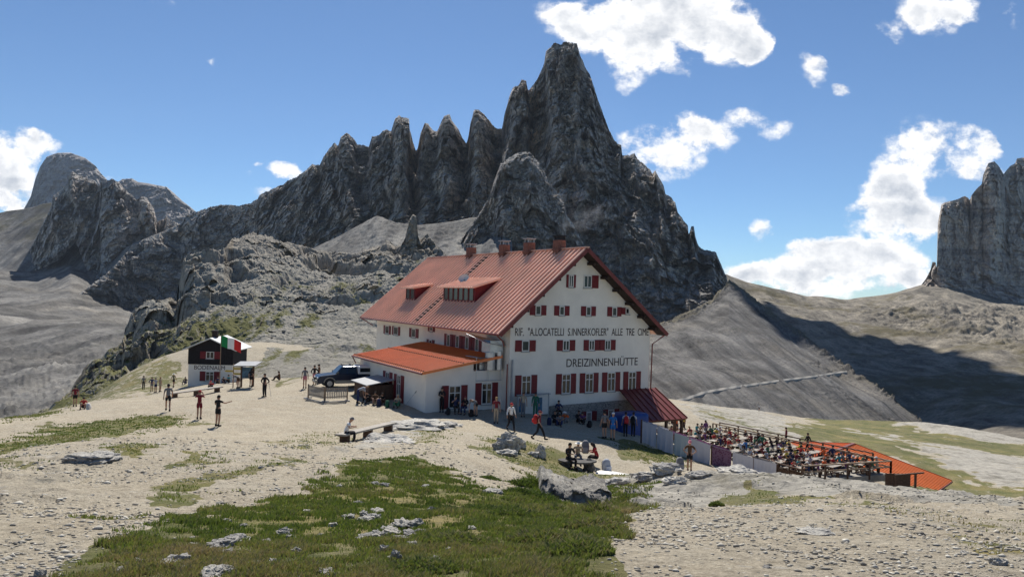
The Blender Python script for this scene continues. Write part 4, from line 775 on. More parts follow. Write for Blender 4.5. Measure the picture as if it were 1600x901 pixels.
def pickup():
    p_ = gp(527, 607); o = empty('pickup_truck', p_); tag(o, 'dark blue pickup truck with white canopy parked behind the slatted barriers', 'pickup truck')
    o.rotation_euler = (0, 0, R(205)); o.location = (p_[0]+.4, p_[1]+1.2, gz(p_[0]+.4, p_[1]+1.2))
    paint = simple('dark_blue_car_paint', (.010, .022, .05), .22, .1, 3, 0, .3, False, .6); beige = simple('beige_cladding', (.36, .32, .25), .5, .1); whitep = simple('white_canopy', (.75, .75, .74), .3, .05)
    g = MB(); pr = [(-2.4,.55),(-2.4,1.02),(-.75,1.06),(-.75,1.10),(1.0,1.12),(2.25,.98),(2.42,.82),(2.45,.5),(2.3,.38),(1.95,.38),(1.85,.62),(1.45,.72),(1.1,.6),(1.02,.36),(-1.1,.36),(-1.2,.62),(-1.55,.74),(-1.9,.62),(-2.0,.4)]
    k = len(pr); g.add([(x, -.88, z) for x, z in pr]+[(x, .88, z) for x, z in pr], [tuple(range(k-1, -1, -1)), tuple(range(k, 2*k))]+[(i, (i+1) % k, (i+1) % k+k, i+k) for i in range(k)]); g.build('body', paint, o, bev=.05)
    g = MB()
    c0 = [(-.75,1.08,.86),(1.05,1.11,.86),(.45,1.72,.70),(-.68,1.74,.70)]
    g.add([(x, -w_, z) for x, z, w_ in c0]+[(x, w_, z) for x, z, w_ in c0], [(3,2,1,0),(4,5,6,7),(0,1,5,4),(1,2,6,5),(2,3,7,6),(3,0,4,7)]); g.build('cabin', paint, o, bev=.06)
    g = MB()
    for s_ in (-1, 1):
        y1, y2 = .845*s_, .72*s_
        for xa, xb, xc, xd in ((.12, .86, .42, .12), (-.66, .04, .04, -.62)): 
            q = [(xa, y1+.005*s_, 1.18), (xb, y1+.005*s_, 1.18), (xc, y2+.012*s_, 1.64), (xd, y2+.012*s_, 1.64)]; g.slab(q if s_ < 0 else q[::-1], (0, s_, .2), .01)
    g.slab([(1.0, -.72, 1.17), (1.0, .72, 1.17), (.50, .60, 1.68), (.50, -.60, 1.68)], (1, 0, .8), .01); g.build('windows', GLASS, o)
    g = MB(); g.box(-2.38, -.8, -.84, .84, 1.07, 1.72); g.build('canopy', whitep, o, bev=.08)
    g = MB(); g.box(-2.2, -.95, -.855, -.845, 1.25, 1.58); g.box(-2.2, -.95, .845, .855, 1.25, 1.58); g.build('canopy_window', GLASS, o)
    g = MB(); g.box(2.38, 2.58, -.84, .84, .42, .66); g.box(-1.05, 1.0, -.90, -.872, .36, .62); g.box(-1.05, 1.0, .872, .90, .36, .62)
    for x in (1.48, -1.55):
        for s_ in (-1, 1): 
            pts_ = [(x+.46*math.cos(a), .885*s_, .40+.46*math.sin(a)) for a in np.linspace(.1, math.pi-.1, 9)]; g.tube(pts_, .05, 6)
    g.build('bumper', beige, o, bev=.03)
    for s_ in (-1, 1):
        g = MB(); g.box(2.36, 2.44, s_*.62-.16, s_*.62+.16, .70, .86); g.build('headlight', WFRAME, o, bev=.02)
        g = MB(); g.box(.78, .95, s_*.98-.07, s_*.98+.07, 1.12, 1.27); g.build('wing_mirror', BLACK, o, bev=.02)
        for x in (1.48, -1.55):
            g = MB(); g.tube([(x, s_*.68, .38), (x, s_*.90, .38)], .38, 22); wv = g.build('wheel', BLACK, o, bev=.03); g = MB(); g.tube([(x, s_*.88, .38), (x, s_*.915, .38)], .21, 14); g.build('rim', STEEL, wv)
    g = MB(); g.box(2.46, 2.58, -.35, .35, .70, .84); g.build('grille', BLACK, o); g = MB(); g.box(2.583, 2.59, -.26, .26, .50, .61); g.build('licence_plate', whitep, o)
    g = MB(); 
    for x in (-.4, .3): g.beam((x, -.66, 1.80), (x, .66, 1.80), .05, .05); g.box(x-.02, x+.02, -.64, -.60, 1.7, 1.8); g.box(x-.02, x+.02, .60, .64, 1.7, 1.8)
    g.build('roof_rack', BLACK, o)
pickup()

# ------------------------------------------------------------------ small inn, flag, board
def inn():
    p_ = hit(328, 600); y = p_[1]; x = p_[0]; sc_ = y/FPX; z0 = gz(x, y)
    o = empty('small_inn', (x, y, z0), R(3)); tag(o, 'small inn with white ground floor, black timber upper floor and pale roof', 'inn')
    w_ = 74*sc_; H = 40*sc_; hl = w_/2; ht = 72*sc_; D = 5.5; eh = 54*sc_; 
    g = MB(); g.box(-hl+.25, hl-.25, 0, D, -1.5, 30*sc_); g.build('wall', WHITE, o)
    g = MB(); pr = [(-hl+.2, 30*sc_), (hl-.2, 30*sc_), (hl-.2, eh), (0, ht-.12), (-hl+.2, eh)]; g.add([(a, -.06, z) for a, z in pr]+[(a, D+.05, z) for a, z in pr], [(0,1,2,3,4), (9,8,7,6,5)]+[(i, i+5, (i+1) % 5+5, (i+1) % 5) for i in range(5)])
    for i in range(26): x_ = -hl+.3+i*(w_-.6)/25; zt = ht-.2-abs(x_)*(ht-eh)/hl; g.box(x_-.02, x_+.02, -.085, -.06, 30*sc_, zt)
    g.build('timber_gable', simple('black_timber', (.018, .016, .018), .85, .3, 5), o)
    g = MB(); ov = .35; ze = eh-.05
    for s_ in (-1, 1):
        q = [(0, -.6, ht), (s_*(hl+ov), -.6, ze), (s_*(hl+ov), D+.5, ze), (0, D+.5, ht)]; g.slab(q if s_ < 0 else q[::-1], (s_*(ht-ze), 0, hl), .12)
    g.build('roof', simple('pale_sheet_roof', (.62, .62, .60), .4, .1, 2), o)
    g = MB(); g.box(-.35, .25, 1.2, 1.8, ht-.5, ht+.75); c = g.build('chimney', DWOOD, o); g = MB(); g.box(-.42, .32, 1.13, 1.87, ht+.75, ht+.83); g.build('chimney_cap', BLACK, c)
    window(o, -1.25, 1.15, eh-.3, eh-1.15, -.09, shw=.72, cross=True); window(o, -1.25, 1.15, 1.5, .35, -.003, shw=.7)
    textmesh('BODENALM', 'lettering', INK, o, -1.95, 1.75, 22*sc_, 28.5*sc_, -.004)
    return o, sc_
inn()
def flagpole():
    p_ = hit(343, 603, 60); o = empty('flagpole', (p_[0], p_[1], p_[2])); tag(o, 'wooden flagpole with Italian tricolour flying in front of the inn', 'flagpole')
    s_ = p_[1]/FPX; h = 80*s_; g = MB(); g.tube([(0, 0, 0), (0, 0, h)], [.05, .035], 8); g.build('pole', WOOD, o)
    me = MB(); n = 24; W_, H_ = 33*s_, 17*s_
    vs = []; 
    for k in range(2):
        for j in range(6):
            for i in range(n+1):
                f = i/n; vs.append((f*W_*.95, .18*math.sin(f*9)*f+.012*k, h-.1-H_*j/5-f*f*.28*H_-f*.25*H_+.05*math.sin(f*11+1)))
    m_ = 6*(n+1); cols = []
    fs = []; ms_ = []
    for k in range(2):
        for j in range(5):
            for i in range(n): a = k*m_+j*(n+1)+i; fs.append((a, a+1, a+n+2, a+n+1) if k else (a, a+n+1, a+n+2, a+1)); ms_.append(min(2, i*3//n))
    me.v = vs; me.f = fs; me.m = ms_
    me.build('flag', [simple('flag_green', (.01, .20, .06), .8, .1), simple('flag_white', (.72, .72, .70), .8, .05), simple('flag_red', (.55, .03, .03), .8, .1)], o, smooth=True)
flagpole()
def board():
    p_ = hit(386, 604); s_ = p_[1]/FPX; o = empty('information_board', p_, R(-8)); tag(o, 'roofed information board with blue map panel beside the inn', 'information board')
    hw_ = 11*s_; H = 33*s_; g = MB(); g.box(-hw_, -hw_+.14, -.07, .07, -.3, H); g.build('post', BWOOD, o); g = MB(); g.box(hw_-.14, hw_, -.07, .07, -.3, H); g.build('post', BWOOD, o)
    g = MB(); g.box(-hw_+.15, hw_-.15, -.03, .03, .8, H-.15); g.build('panel', simple('map_print', (.06, .12, .17), .4, .9, 1.6), o)
    g = MB(); g.slab([(-hw_-.4, -.75, H+.02), (hw_+.5, -.75, H+.12), (hw_+.5, .6, H+.42), (-hw_-.4, .6, H+.32)], (0, -.2, 1), .07); g.build('roof', GREYM, o)
    p2 = hit(364, 606, 60); s_ = p2[1]/FPX; o = empty('signpost', p2); tag(o, 'yellow hiking signpost with arrow boards between the inn and the map board', 'signpost'); g = MB(); g.tube([(0, 0, 0), (0, 0, 38*s_)], .05, 7); g.build('post', WOOD, o)
    yl = simple('sign_yellow', (.45, .33, .06), .6, .2)
    for i, (z, d) in enumerate(((36, 1), (32, 1), (28, -1), (24, 1))):
        g = MB(); zz = z*s_; L_ = .85*d; g.add([(0, -.06, zz), (L_*.8, -.06, zz), (L_, -.06, zz-.09), (L_*.8, -.06, zz-.18), (0, -.06, zz-.18)]+[(0, -.03, zz), (L_*.8, -.03, zz), (L_, -.03, zz-.09), (L_*.8, -.03, zz-.18), (0, -.03, zz-.18)], [(0,1,2,3,4),(9,8,7,6,5)]+[(k, k+5, (k+1) % 5+5, (k+1) % 5) for k in range(5)]); g.build('arrow_board', yl, o)
board()

# ------------------------------------------------------------------ benches made of beams
def logbench(a, b_, w_, h, m, label, cat='bench'):
    a = np.array(a); b_ = np.array(b_); d = b_-a; ln = float(np.linalg.norm(d[:2])); o = empty('plank_bench', a, math.atan2(d[1], d[0])); dz = (b_[2]-a[2])/ln; tag(o, label, cat)
    g = MB(); g.beam((0, -w_*.26, h), (ln, -w_*.26, h+dz*ln), w_*.48, .09); g.beam((0, w_*.26, h-.005), (ln, w_*.26, h-.005+dz*ln), w_*.48, .09); g.build('seat', m, o, bev=.01)
    for f in (.08, .5, .92):
        g = MB(); x = f*ln; g.box(x-.12, x+.12, -w_*.4, w_*.4, -.25+dz*x, h-.05+dz*x); g.build('support', BWOOD, o)
logbench(hit(531, 692), hit(612, 671), .55, .38, GWOOD, 'long silvered plank bench on the gravel with a man sitting at its left end')
logbench(hit(266, 622), hit(345, 611), .6, .42, GWOOD, 'long pale plank bench in front of the inn')
# stone table with the picnic group
m_dstone = simple('dark_weathered_stone', (.10, .095, .09), .95, .4, 4, .6)
def rockmesh(name, sx, sy, sz, seed, m, det=4, rough=.3):
    n1, n2 = 18, 28; vs = []; th = np.linspace(0, math.pi, n1); ph = np.linspace(0, 2*math.pi, n2, endpoint=False)
    T, Ph = np.meshgrid(th, ph, indexing='ij'); d = np.stack([np.sin(T)*np.cos(Ph), np.sin(T)*np.sin(Ph), np.cos(T)], -1).reshape(-1, 3)
    dd = np.sign(d)*np.abs(d)**.75; dd *= (1+rough*fbm(d*1.3+seed*7.7, det, 2.2, .55)+.12*rid(d*2.5+seed))[:, None]; dd *= (1+.22*cell(dd*1.7+seed, .5)+.10*cell(dd*4+seed, .5))[:, None]; dd *= np.array([sx, sy, sz])/2
    me = bpy.data.meshes.new(name); fs = [(i*n2+k, (i+1)*n2+k, (i+1)*n2+(k+1) % n2, i*n2+(k+1) % n2) for i in range(n1-1) for k in range(n2)]
    me.from_pydata([tuple(x) for x in dd], [], fs); me.materials.append(m); return me
LIME = rock_mat('limestone', (.40, .385, .35), (.56, .54, .49), 30, (.36, .33, .28), .5, 1., .06)
def rock(loc, s, seed, label, group=None, name='boulder', m=None, rz=0, rough=.3, sink=.25):
    o = bpy.data.objects.new(name, rockmesh(name, *s, seed, m or LIME, rough=rough)); COL.objects.link(o); o.location = (loc[0], loc[1], loc[2]+s[2]*(.5-sink)); o.rotation_euler = (0, 0, rz); tag(o, label, 'rock', group); return o
p_ = hit(902, 735); o = empty('stone_table', (p_[0], p_[1], p_[2])); o.scale = (.72, .75, .72); tag(o, 'low dark stone table where the picnic group sits', 'table')
g = MB(); pts_ = [(1.35*math.cos(a)*(1+.08*math.sin(3*a)), .75*math.sin(a), 0) for a in np.linspace(0, 2*math.pi, 20, endpoint=False)]
g.add([(x, y, .62) for x, y, _ in pts_]+[(x, y, .74) for x, y, _ in pts_], [tuple(range(19, -1, -1)), tuple(range(20, 40))]+[(k, (k+1) % 20, (k+1) % 20+20, k+20) for k in range(20)]); g.build('table_top', m_dstone, o, bev=.03)
for x in (-.8, .8): me = rockmesh('table_base', .7, .9, .8, 3+x, m_dstone); b__ = bpy.data.objects.new('table_base', me); COL.objects.link(b__); b__.parent = o; b__.location = (x, 0, .3)
# ------------------------------------------------------------------ people
SKIN = simple('skin', (.42, .24, .16), .6, .08, 4)
CLOTH = simple('cloth', (1, 1, 1), .9, .18, 5, 0, 0, True)
def skinmesh(verts, edges, rad, sub=1):
    me = bpy.data.meshes.new('tmp'); me.from_pydata([tuple(v) for v in verts], edges, []); me.update()
    o = bpy.data.objects.new('tmp', me); COL.objects.link(o); o.modifiers.new('s', 'SKIN'); 
    if sub: sm_ = o.modifiers.new('u', 'SUBSURF'); sm_.levels = sub; sm_.render_levels = sub
    for i, r_ in enumerate(rad): me.skin_vertices[0].data[i].radius = r_ if isinstance(r_, tuple) else (r_, r_)
    me.skin_vertices[0].data[0].use_root = True
    bpy.context.view_layer.update(); out = bpy.data.meshes.new_from_object(o.evaluated_get(dg())); bpy.data.objects.remove(o)
    out.polygons.foreach_set('use_smooth', [True]*len(out.polygons)); return out
def mirror(p_): return (-p_[0], p_[1], p_[2])
def pose(kind):
    """joints in metres for a 1.72 m figure facing +y; l = left (-x), r = right"""
    J = dict(pel=(0,0,.95), spi=(0,0,1.13), che=(0,.0,1.31), nec=(0,0,1.46), hb=(0,.02,1.54), hd=(0,.035,1.62), tp=(0,.02,1.70))
    for s_, k in ((-1, 'l'), (1, 'r')):
        J['sh'+k] = (s_*.17, 0, 1.40); J['el'+k] = (s_*.23, -.03, 1.13); J['wr'+k] = (s_*.25, .06, .90)
        J['hi'+k] = (s_*.085, 0, .90); J['kn'+k] = (s_*.09, .02, .50); J['an'+k] = (s_*.09, -.02, .08); J['to'+k] = (s_*.11, .13, .035)
    def up(dz=0, dy=0, lean=0):
        for k in ('spi','che','nec','hb','hd','tp','shl','shr','ell','elr','wrl','wrr'):
            x, y, z = J[k]; h = z-.95; J[k] = (x, y+dy+h*math.sin(lean)+0*dz, .95+dz+h*math.cos(lean))
        x, y, z = J['pel']; J['pel'] = (x, y+dy, z+dz)
    if kind == 'walk':
        J['knl'] = (-.10, .20, .52); J['anl'] = (-.10, .30, .10); J['tol'] = (-.11, .45, .07); J['knr'] = (.10, -.05, .48); J['anr'] = (.10, -.34, .14); J['tor'] = (.11, -.21, .035)
        J['ell'] = (-.24, -.12, 1.15); J['wrl'] = (-.25, -.16, .92); J['elr'] = (.25, .06, 1.14); J['wrr'] = (.24, .24, .97)
    if kind == 'stride':
        J['knl'] = (-.10, .22, .50); J['anl'] = (-.10, .36, .09); J['tol'] = (-.11, .50, .06); J['knr'] = (.10, -.08, .50); J['anr'] = (.10, -.40, .16); J['tor'] = (.11, -.28, .05)
        J['ell'] = (-.28, -.10, 1.15); J['wrl'] = (-.34, -.10, .92); J['elr'] = (.28, .05, 1.15); J['wrr'] = (.33, .20, .97)
    if kind == 'hips': J['ell'] = (-.36, -.06, 1.15); J['wrl'] = (-.18, .04, 1.02); J['elr'] = (.36, -.06, 1.15); J['wrr'] = (.18, .04, 1.02)
    if kind == 'photo': J['ell'] = (-.27, .10, 1.30); J['wrl'] = (-.12, .28, 1.50); J['elr'] = (.27, .10, 1.30); J['wrr'] = (.12, .28, 1.50)
    if kind == 'point': J['elr'] = (.38, .10, 1.30); J['wrr'] = (.60, .18, 1.38); J['ell'] = (-.27, .06, 1.2); J['wrl'] = (-.08, .14, 1.15)
    if kind == 'arms': J['ell'] = (-.22, .05, 1.16); J['wrl'] = (.02, .20, 1.20); J['elr'] = (.22, .05, 1.16); J['wrr'] = (-.02, .20, 1.17)
    if kind == 'bend':
        up(0, 0, 1.25); J['wrl'] = (-.2, .5, .42); J['wrr'] = (.2, .5, .42); J['ell'] = (-.24, .48, .68); J['elr'] = (.24, .48, .68)
    if kind in ('sit', 'sit_lean', 'sit_talk'):
        up(-.45, 0, .10 if kind != 'sit_lean' else .38)
        for s_, k in ((-1, 'l'), (1, 'r')):
            J['hi'+k] = (s_*.09, .02, .47); J['kn'+k] = (s_*.14, .45, .50); J['an'+k] = (s_*.13, .42, .09); J['to'+k] = (s_*.14, .56, .035)
            J['el'+k] = (s_*.26, .16, .76); J['wr'+k] = (s_*.14, .40, .78)
        if kind == 'sit_talk': J['wrr'] = (.10, .28, 1.02); J['elr'] = (.29, .14, .80)
    if kind in ('ground', 'ground_hug'):
        up(-.80, 0, .12 if kind == 'ground' else .45)
        for s_, k in ((-1, 'l'), (1, 'r')):
            J['hi'+k] = (s_*.10, .03, .13); J['kn'+k] = (s_*.16, .36, .46); J['an'+k] = (s_*.14, .60, .08); J['to'+k] = (s_*.15, .74, .04)
            J['el'+k] = (s_*.27, .16, .44 if kind == 'ground' else .5); J['wr'+k] = (s_*.12, .38, .42)
        J['pel'] = (0, 0, .15)
    return J
def lerp3(a, b_, f): return tuple(a[i]+(b_[i]-a[i])*f for i in range(3))
PC = {}
def parts_for(kind):
    if kind in PC: return PC[kind]
    J = pose(kind); vs = []; es = []; rd = []; ix = {}
    def V_(k, p_, r_, par=None):
        vs.append(p_); rd.append(r_); ix[k] = len(vs)-1
        if par is not None: es.append((ix[par], ix[k]))
    V_('pel', J['pel'], (.125, .10)); V_('spi', J['spi'], (.11, .085), 'pel'); V_('che', J['che'], (.135, .10), 'spi'); V_('nb', lerp3(J['che'], J['nec'], .75), .075, 'che'); V_('nec', J['nec'], .052, 'nb'); V_('hb', J['hb'], (.066, .075), 'nec'); V_('hd', J['hd'], (.076, .092), 'hb'); V_('tp', J['tp'], (.058, .07), 'hd')
    hd = Vector(J['hd']); fwd = Vector((0, 1, 0)); upv = (Vector(J['tp'])-Vector(J['hb'])).normalized()
    V_('nose', tuple(hd+fwd*.115-upv*.02), .013, 'hd')
    for s_, k in ((-1, 'l'), (1, 'r')): V_('ear'+k, tuple(hd+Vector((s_*.088, -.005, -.01))), (.012, .018), 'hd')
    for k in 'lr':
        s_ = -1 if k == 'l' else 1
        V_('sh'+k, J['sh'+k], .056, 'nb'); V_('el'+k, J['el'+k], .038, 'sh'+k); V_('wr'+k, J['wr'+k], .025, 'el'+k)
        e, w_ = Vector(J['el'+k]), Vector(J['wr'+k]); d = (w_-e).normalized(); pm = w_+d*.055; V_('pa'+k, tuple(pm), (.038, .018), 'wr'+k)
        sd_ = d.cross(Vector((0, 1, .2))).normalized(); cl = d.cross(sd_).normalized()
        for i, (off, ln) in enumerate(((-.030, .060), (-.010, .072), (.010, .066), (.028, .050))):
            b1 = pm+sd_*off+d*.035; V_('f%d%s' % (i, k), tuple(b1+d*ln*.5), .0095, 'pa'+k); V_('g%d%s' % (i, k), tuple(b1+d*ln+cl*.022), .007, 'f%d%s' % (i, k))
        V_('th'+k, tuple(w_+d*.03-sd_*.045), .011, 'wr'+k)
        V_('hi'+k, J['hi'+k], .085, 'pel'); V_('tm'+k, lerp3(J['hi'+k], J['kn'+k], .5), .070, 'hi'+k); V_('kn'+k, J['kn'+k], .058, 'tm'+k); V_('cm'+k, lerp3(J['kn'+k], J['an'+k], .35), .060, 'kn'+k); V_('an'+k, J['an'+k], .034, 'cm'+k); V_('to'+k, J['to'+k], .03, 'an'+k)
    out = {'body': skinmesh(vs, es, rd)}
    def chain(names, radii, nbr):
        vv = []; ee = []; rr = []; q = {}
        for (k, p_, r_, par) in nbr:
            vv.append(p_); rr.append(r_); q[k] = len(vv)-1
            if par: ee.append((q[par], q[k]))
        return skinmesh(vv, ee, rr)
    T = [('p', lerp3(J['pel'], J['spi'], -.25), (.148, .124), None), ('s', J['spi'], (.128, .105), 'p'), ('c', J['che'], (.150, .118), 's'), ('n', lerp3(J['che'], J['nec'], .72), .092, 'c')]
    for f_, nm in ((.62, 'shirt'), (1.75, 'jacket')):
        t_ = list(T)
        for k in 'lr':
            t_.append(('a'+k, J['sh'+k], .070, 'n'))
            if f_ < 1: t_.append(('b'+k, lerp3(J['sh'+k], J['el'+k], f_), .060, 'a'+k))
            else: t_ += [('b'+k, J['el'+k], .052, 'a'+k), ('d'+k, lerp3(J['el'+k], J['wr'+k], .85), .038, 'b'+k)]
        out[nm] = chain(0, 0, t_)
    for nm in ('shorts', 'trousers'):
        t_ = [('p', lerp3(J['pel'], J['spi'], .6), (.125, .104), None), ('q', J['pel'], (.142, .118), 'p')]
        for k in 'lr':
            t_ += [('h'+k, J['hi'+k], .098, 'q'), ('m'+k, lerp3(J['hi'+k], J['kn'+k], .5 if nm == 'trousers' else .62), .083 if nm == 'trousers' else .092, 'h'+k)]
            if nm == 'trousers': t_ += [('k'+k, J['kn'+k], .074, 'm'+k), ('c'+k, lerp3(J['kn'+k], J['an'+k], .9), .062, 'k'+k)]
        out[nm] = chain(0, 0, t_)
    g = MB()
    for k in 'lr':
        a, t_ = Vector(J['an'+k]), Vector(J['to'+k]); g.tube([a+Vector((0, -.03, .06)), a+Vector((0, -.02, -.02))], [.05, .056], 8); g.tube([a+Vector((0, -.05, -.03)), lerp3(a+Vector((0, 0, -.03)), t_, .6), t_+Vector((0, .03, 0))], [.045, .052, .035], 8)
    me = bpy.data.meshes.new('shoes'); me.from_pydata(g.v, [], g.f); out['shoes'] = me
    # hair, cap, brimmed hat around the head
    def cap(lo, sc_, brim=0, full=0, long_=0):
        g = MB(); n = 14; c = hd+upv*.018; rows_ = []
        th = np.linspace(0, lo, 7)
        for j, a in enumerate(th):
            rows_.append([c+Vector((.094*sc_*math.sin(a)*math.cos(p_), .108*sc_*math.sin(a)*math.sin(p_)-.012-(.03*max(0, -math.sin(p_))*math.sin(a) if long_ else 0), 0))+upv*(.108*sc_*math.cos(a)-(.05*max(0, -math.sin(p_)+.2) if j == 6 and not brim else 0)-(long_*max(0, -math.sin(p_)) if j == 6 else 0)) for p_ in np.linspace(0, 2*math.pi, n, endpoint=False)])
        vs_ = [x for r_ in rows_ for x in r_]; g.add(vs_, [(j*n+k, j*n+(k+1) % n, (j+1)*n+(k+1) % n, (j+1)*n+k) for j in range(6) for k in range(n)])
        if brim == 1: 
            z = 6*n; e = [rows_[6][k] for k in range(n)]; idx = [k for k in range(n) if 1 <= k <= 6]
            vv = [e[k] for k in idx]+[e[k]+Vector((0, .085, -.02)) for k in idx]; m_ = len(idx); g.add(vv, [(i, i+1, i+1+m_, i+m_) for i in range(m_-1)])
        if brim == 2:
            vv = list(rows_[6])+[c+(p_-c)*1.75-upv*.02 for p_ in rows_[6]]; g.add(vv, [(i, (i+1) % n, (i+1) % n+n, i+n) for i in range(n)])
        me = bpy.data.meshes.new('hair'); me.from_pydata(g.v, [], g.f); me.polygons.foreach_set('use_smooth', [True]*len(g.f)); return me
    out['hair'] = cap(1.75, 1.0); out['longhair'] = cap(2.1, 1.02, 0, 0, .16); out['cap'] = cap(1.5, 1.07, 1); out['hat'] = cap(1.45, 1.08, 2)
    for k, v in out.items():
        v.materials.clear(); v.materials.append(SKIN if k == 'body' else CLOTH); v.name = k
    PC[kind] = out; return out
C_ = dict(black=(.015,.015,.018), navy=(.02,.03,.09), grey=(.18,.18,.19), white=(.72,.72,.70), red=(.42,.03,.03), orange=(.70,.13,.03), blue=(.03,.16,.45), green=(.03,.14,.08), beige=(.42,.34,.24), brown=(.10,.055,.03), maroon=(.17,.02,.03), yellow=(.65,.50,.06), pink=(.60,.20,.24), teal=(.03,.22,.24), khaki=(.20,.18,.10), purple=(.14,.05,.17), dark=(.03,.025,.025), fair=(.35,.22,.10), light=(.40,.42,.46))
def person(loc, kind, rz, top=('shirt', 'grey'), leg=('trousers', 'dark'), head=('hair', 'dark'), label='', group=None, s=1., shoes='black', shz=True):
    pc = parts_for(kind); o = bpy.data.objects.new('person', pc['body']); COL.objects.link(o); o.location = tuple(map(float, loc)); o.rotation_euler = (0, 0, rz); o.scale = (s, s, s)
    tag(o, label, 'person', group)
    L_ = [top, leg, head]+([('shoes', shoes)] if shz else [])
    for nm, c in L_:
        if nm is None: continue
        n_m = {'longhair': 'hair'}.get(nm, nm); c_ = bpy.data.objects.new(n_m, pc[nm]); COL.objects.link(c_); c_.parent = o; c_.color = (*C_[c], 1)
    return o
def pp(u, v, dmax=330): 
    p_ = gp(u, v); p_[2] = gz(p_[0], p_[1]); return p_
PACKM = {}
def pack(loc, rz, col, label, s=1., name='backpack', group=None, tilt=0):
    o = empty(name, loc, rz); o.scale = (s, s, s); o.rotation_euler = (tilt, 0, rz); tag(o, label, 'backpack', group)
    if not PACKM:
        g = MB(); prof = [(.0, .12, .10), (.06, .16, .13), (.30, .165, .14), (.46, .14, .11), (.54, .07, .05)]; n = 12; vs = []
        for z, rx, ry in prof: vs += [(rx*abs(math.cos(a))**.6*np.sign(math.cos(a)), ry*abs(math.sin(a))**.6*np.sign(math.sin(a)), z) for a in np.linspace(0, 2*math.pi, n, endpoint=False)]
        g.add(vs, [(j*n+k, j*n+(k+1) % n, (j+1)*n+(k+1) % n, (j+1)*n+k) for j in range(4) for k in range(n)]+[tuple(range(n-1, -1, -1)), tuple(range(4*n, 5*n))])
        a = bpy.data.meshes.new('bag'); a.from_pydata(g.v, [], g.f); a.polygons.foreach_set('use_smooth', [True]*len(g.f)); a.materials.append(CLOTH)
        g = MB(); g.box(-.11, .11, -.20, -.12, .08, .28); b_ = bpy.data.meshes.new('pocket'); b_.from_pydata(g.v, [], g.f); b_.materials.append(CLOTH)
        g = MB(); 
        for x in (-.09, .09): g.tube([(x, .10, .45), (x, .17, .40), (x, .16, .15), (x, .10, .05)], .014, 5)
        c = bpy.data.meshes.new('strap'); c.from_pydata(g.v, [], g.f); c.materials.append(BLACK); PACKM.update(bag=a, pocket=b_, strap=c)
    for k, me in PACKM.items():
        c = bpy.data.objects.new(k, me); COL.objects.link(c); c.parent = o; c.color = (*(np.array(C_[col])*(1 if k == 'bag' else 1.5)).clip(0, 1), 1)
    return o
def wearpack(pr, col, label):
    z = pr.rotation_euler[2]; l_ = pr.location; b_ = Vector((math.sin(z), -math.cos(z), 0))*.24; return pack((l_.x+b_.x, l_.y+b_.y, l_.z+.95), z, col, label)
T_, J_, S_, H_ = 'shirt', 'jacket', 'shorts', 'trousers'
# yard, left
person(pp(262, 645), 'walk', R(25), (T_, 'grey'), (S_, 'black'), ('hair', 'dark'), 'man in grey t-shirt and black shorts walking, nearest the left end of the inn bench', s=1.05)
person(pp(311, 654), 'photo', R(10), (T_, 'maroon'), (S_, 'maroon'), ('cap', 'red'), 'hiker in red cap and maroon outfit holding both hands up to the face')
person(pp(340, 665), 'point', R(-20), (T_, 'black'), (S_, 'black'), ('hair', 'dark'), 'woman in black top and black shorts stretching one arm out to the right')
person(pp(413, 620), 'hips', R(160), (J_, 'black'), (H_, 'black'), ('hair', 'dark'), 'person all in black standing with a trekking pole right of the map board', s=1.05)
def pole(a, b_, label, name='trekking_pole', cat='trekking pole', group=None):
    o = empty(name, a); tag(o, label, cat, group); g = MB(); d = Vector(b_)-Vector(a); g.tube([(0, 0, 0), tuple(d)], .013, 5); g.build('shaft', GREYM, o); g = MB(); g.tube([tuple(d*.9), tuple(d*1.02)], .022, 6); g.build('grip', BLACK, o)
p_ = pp(413, 620); pole((p_[0]+.55, p_[1]-.1, p_[2]), (p_[0]+.35, p_[1]-.1, p_[2]+1.1), 'thin trekking pole beside the person in black')
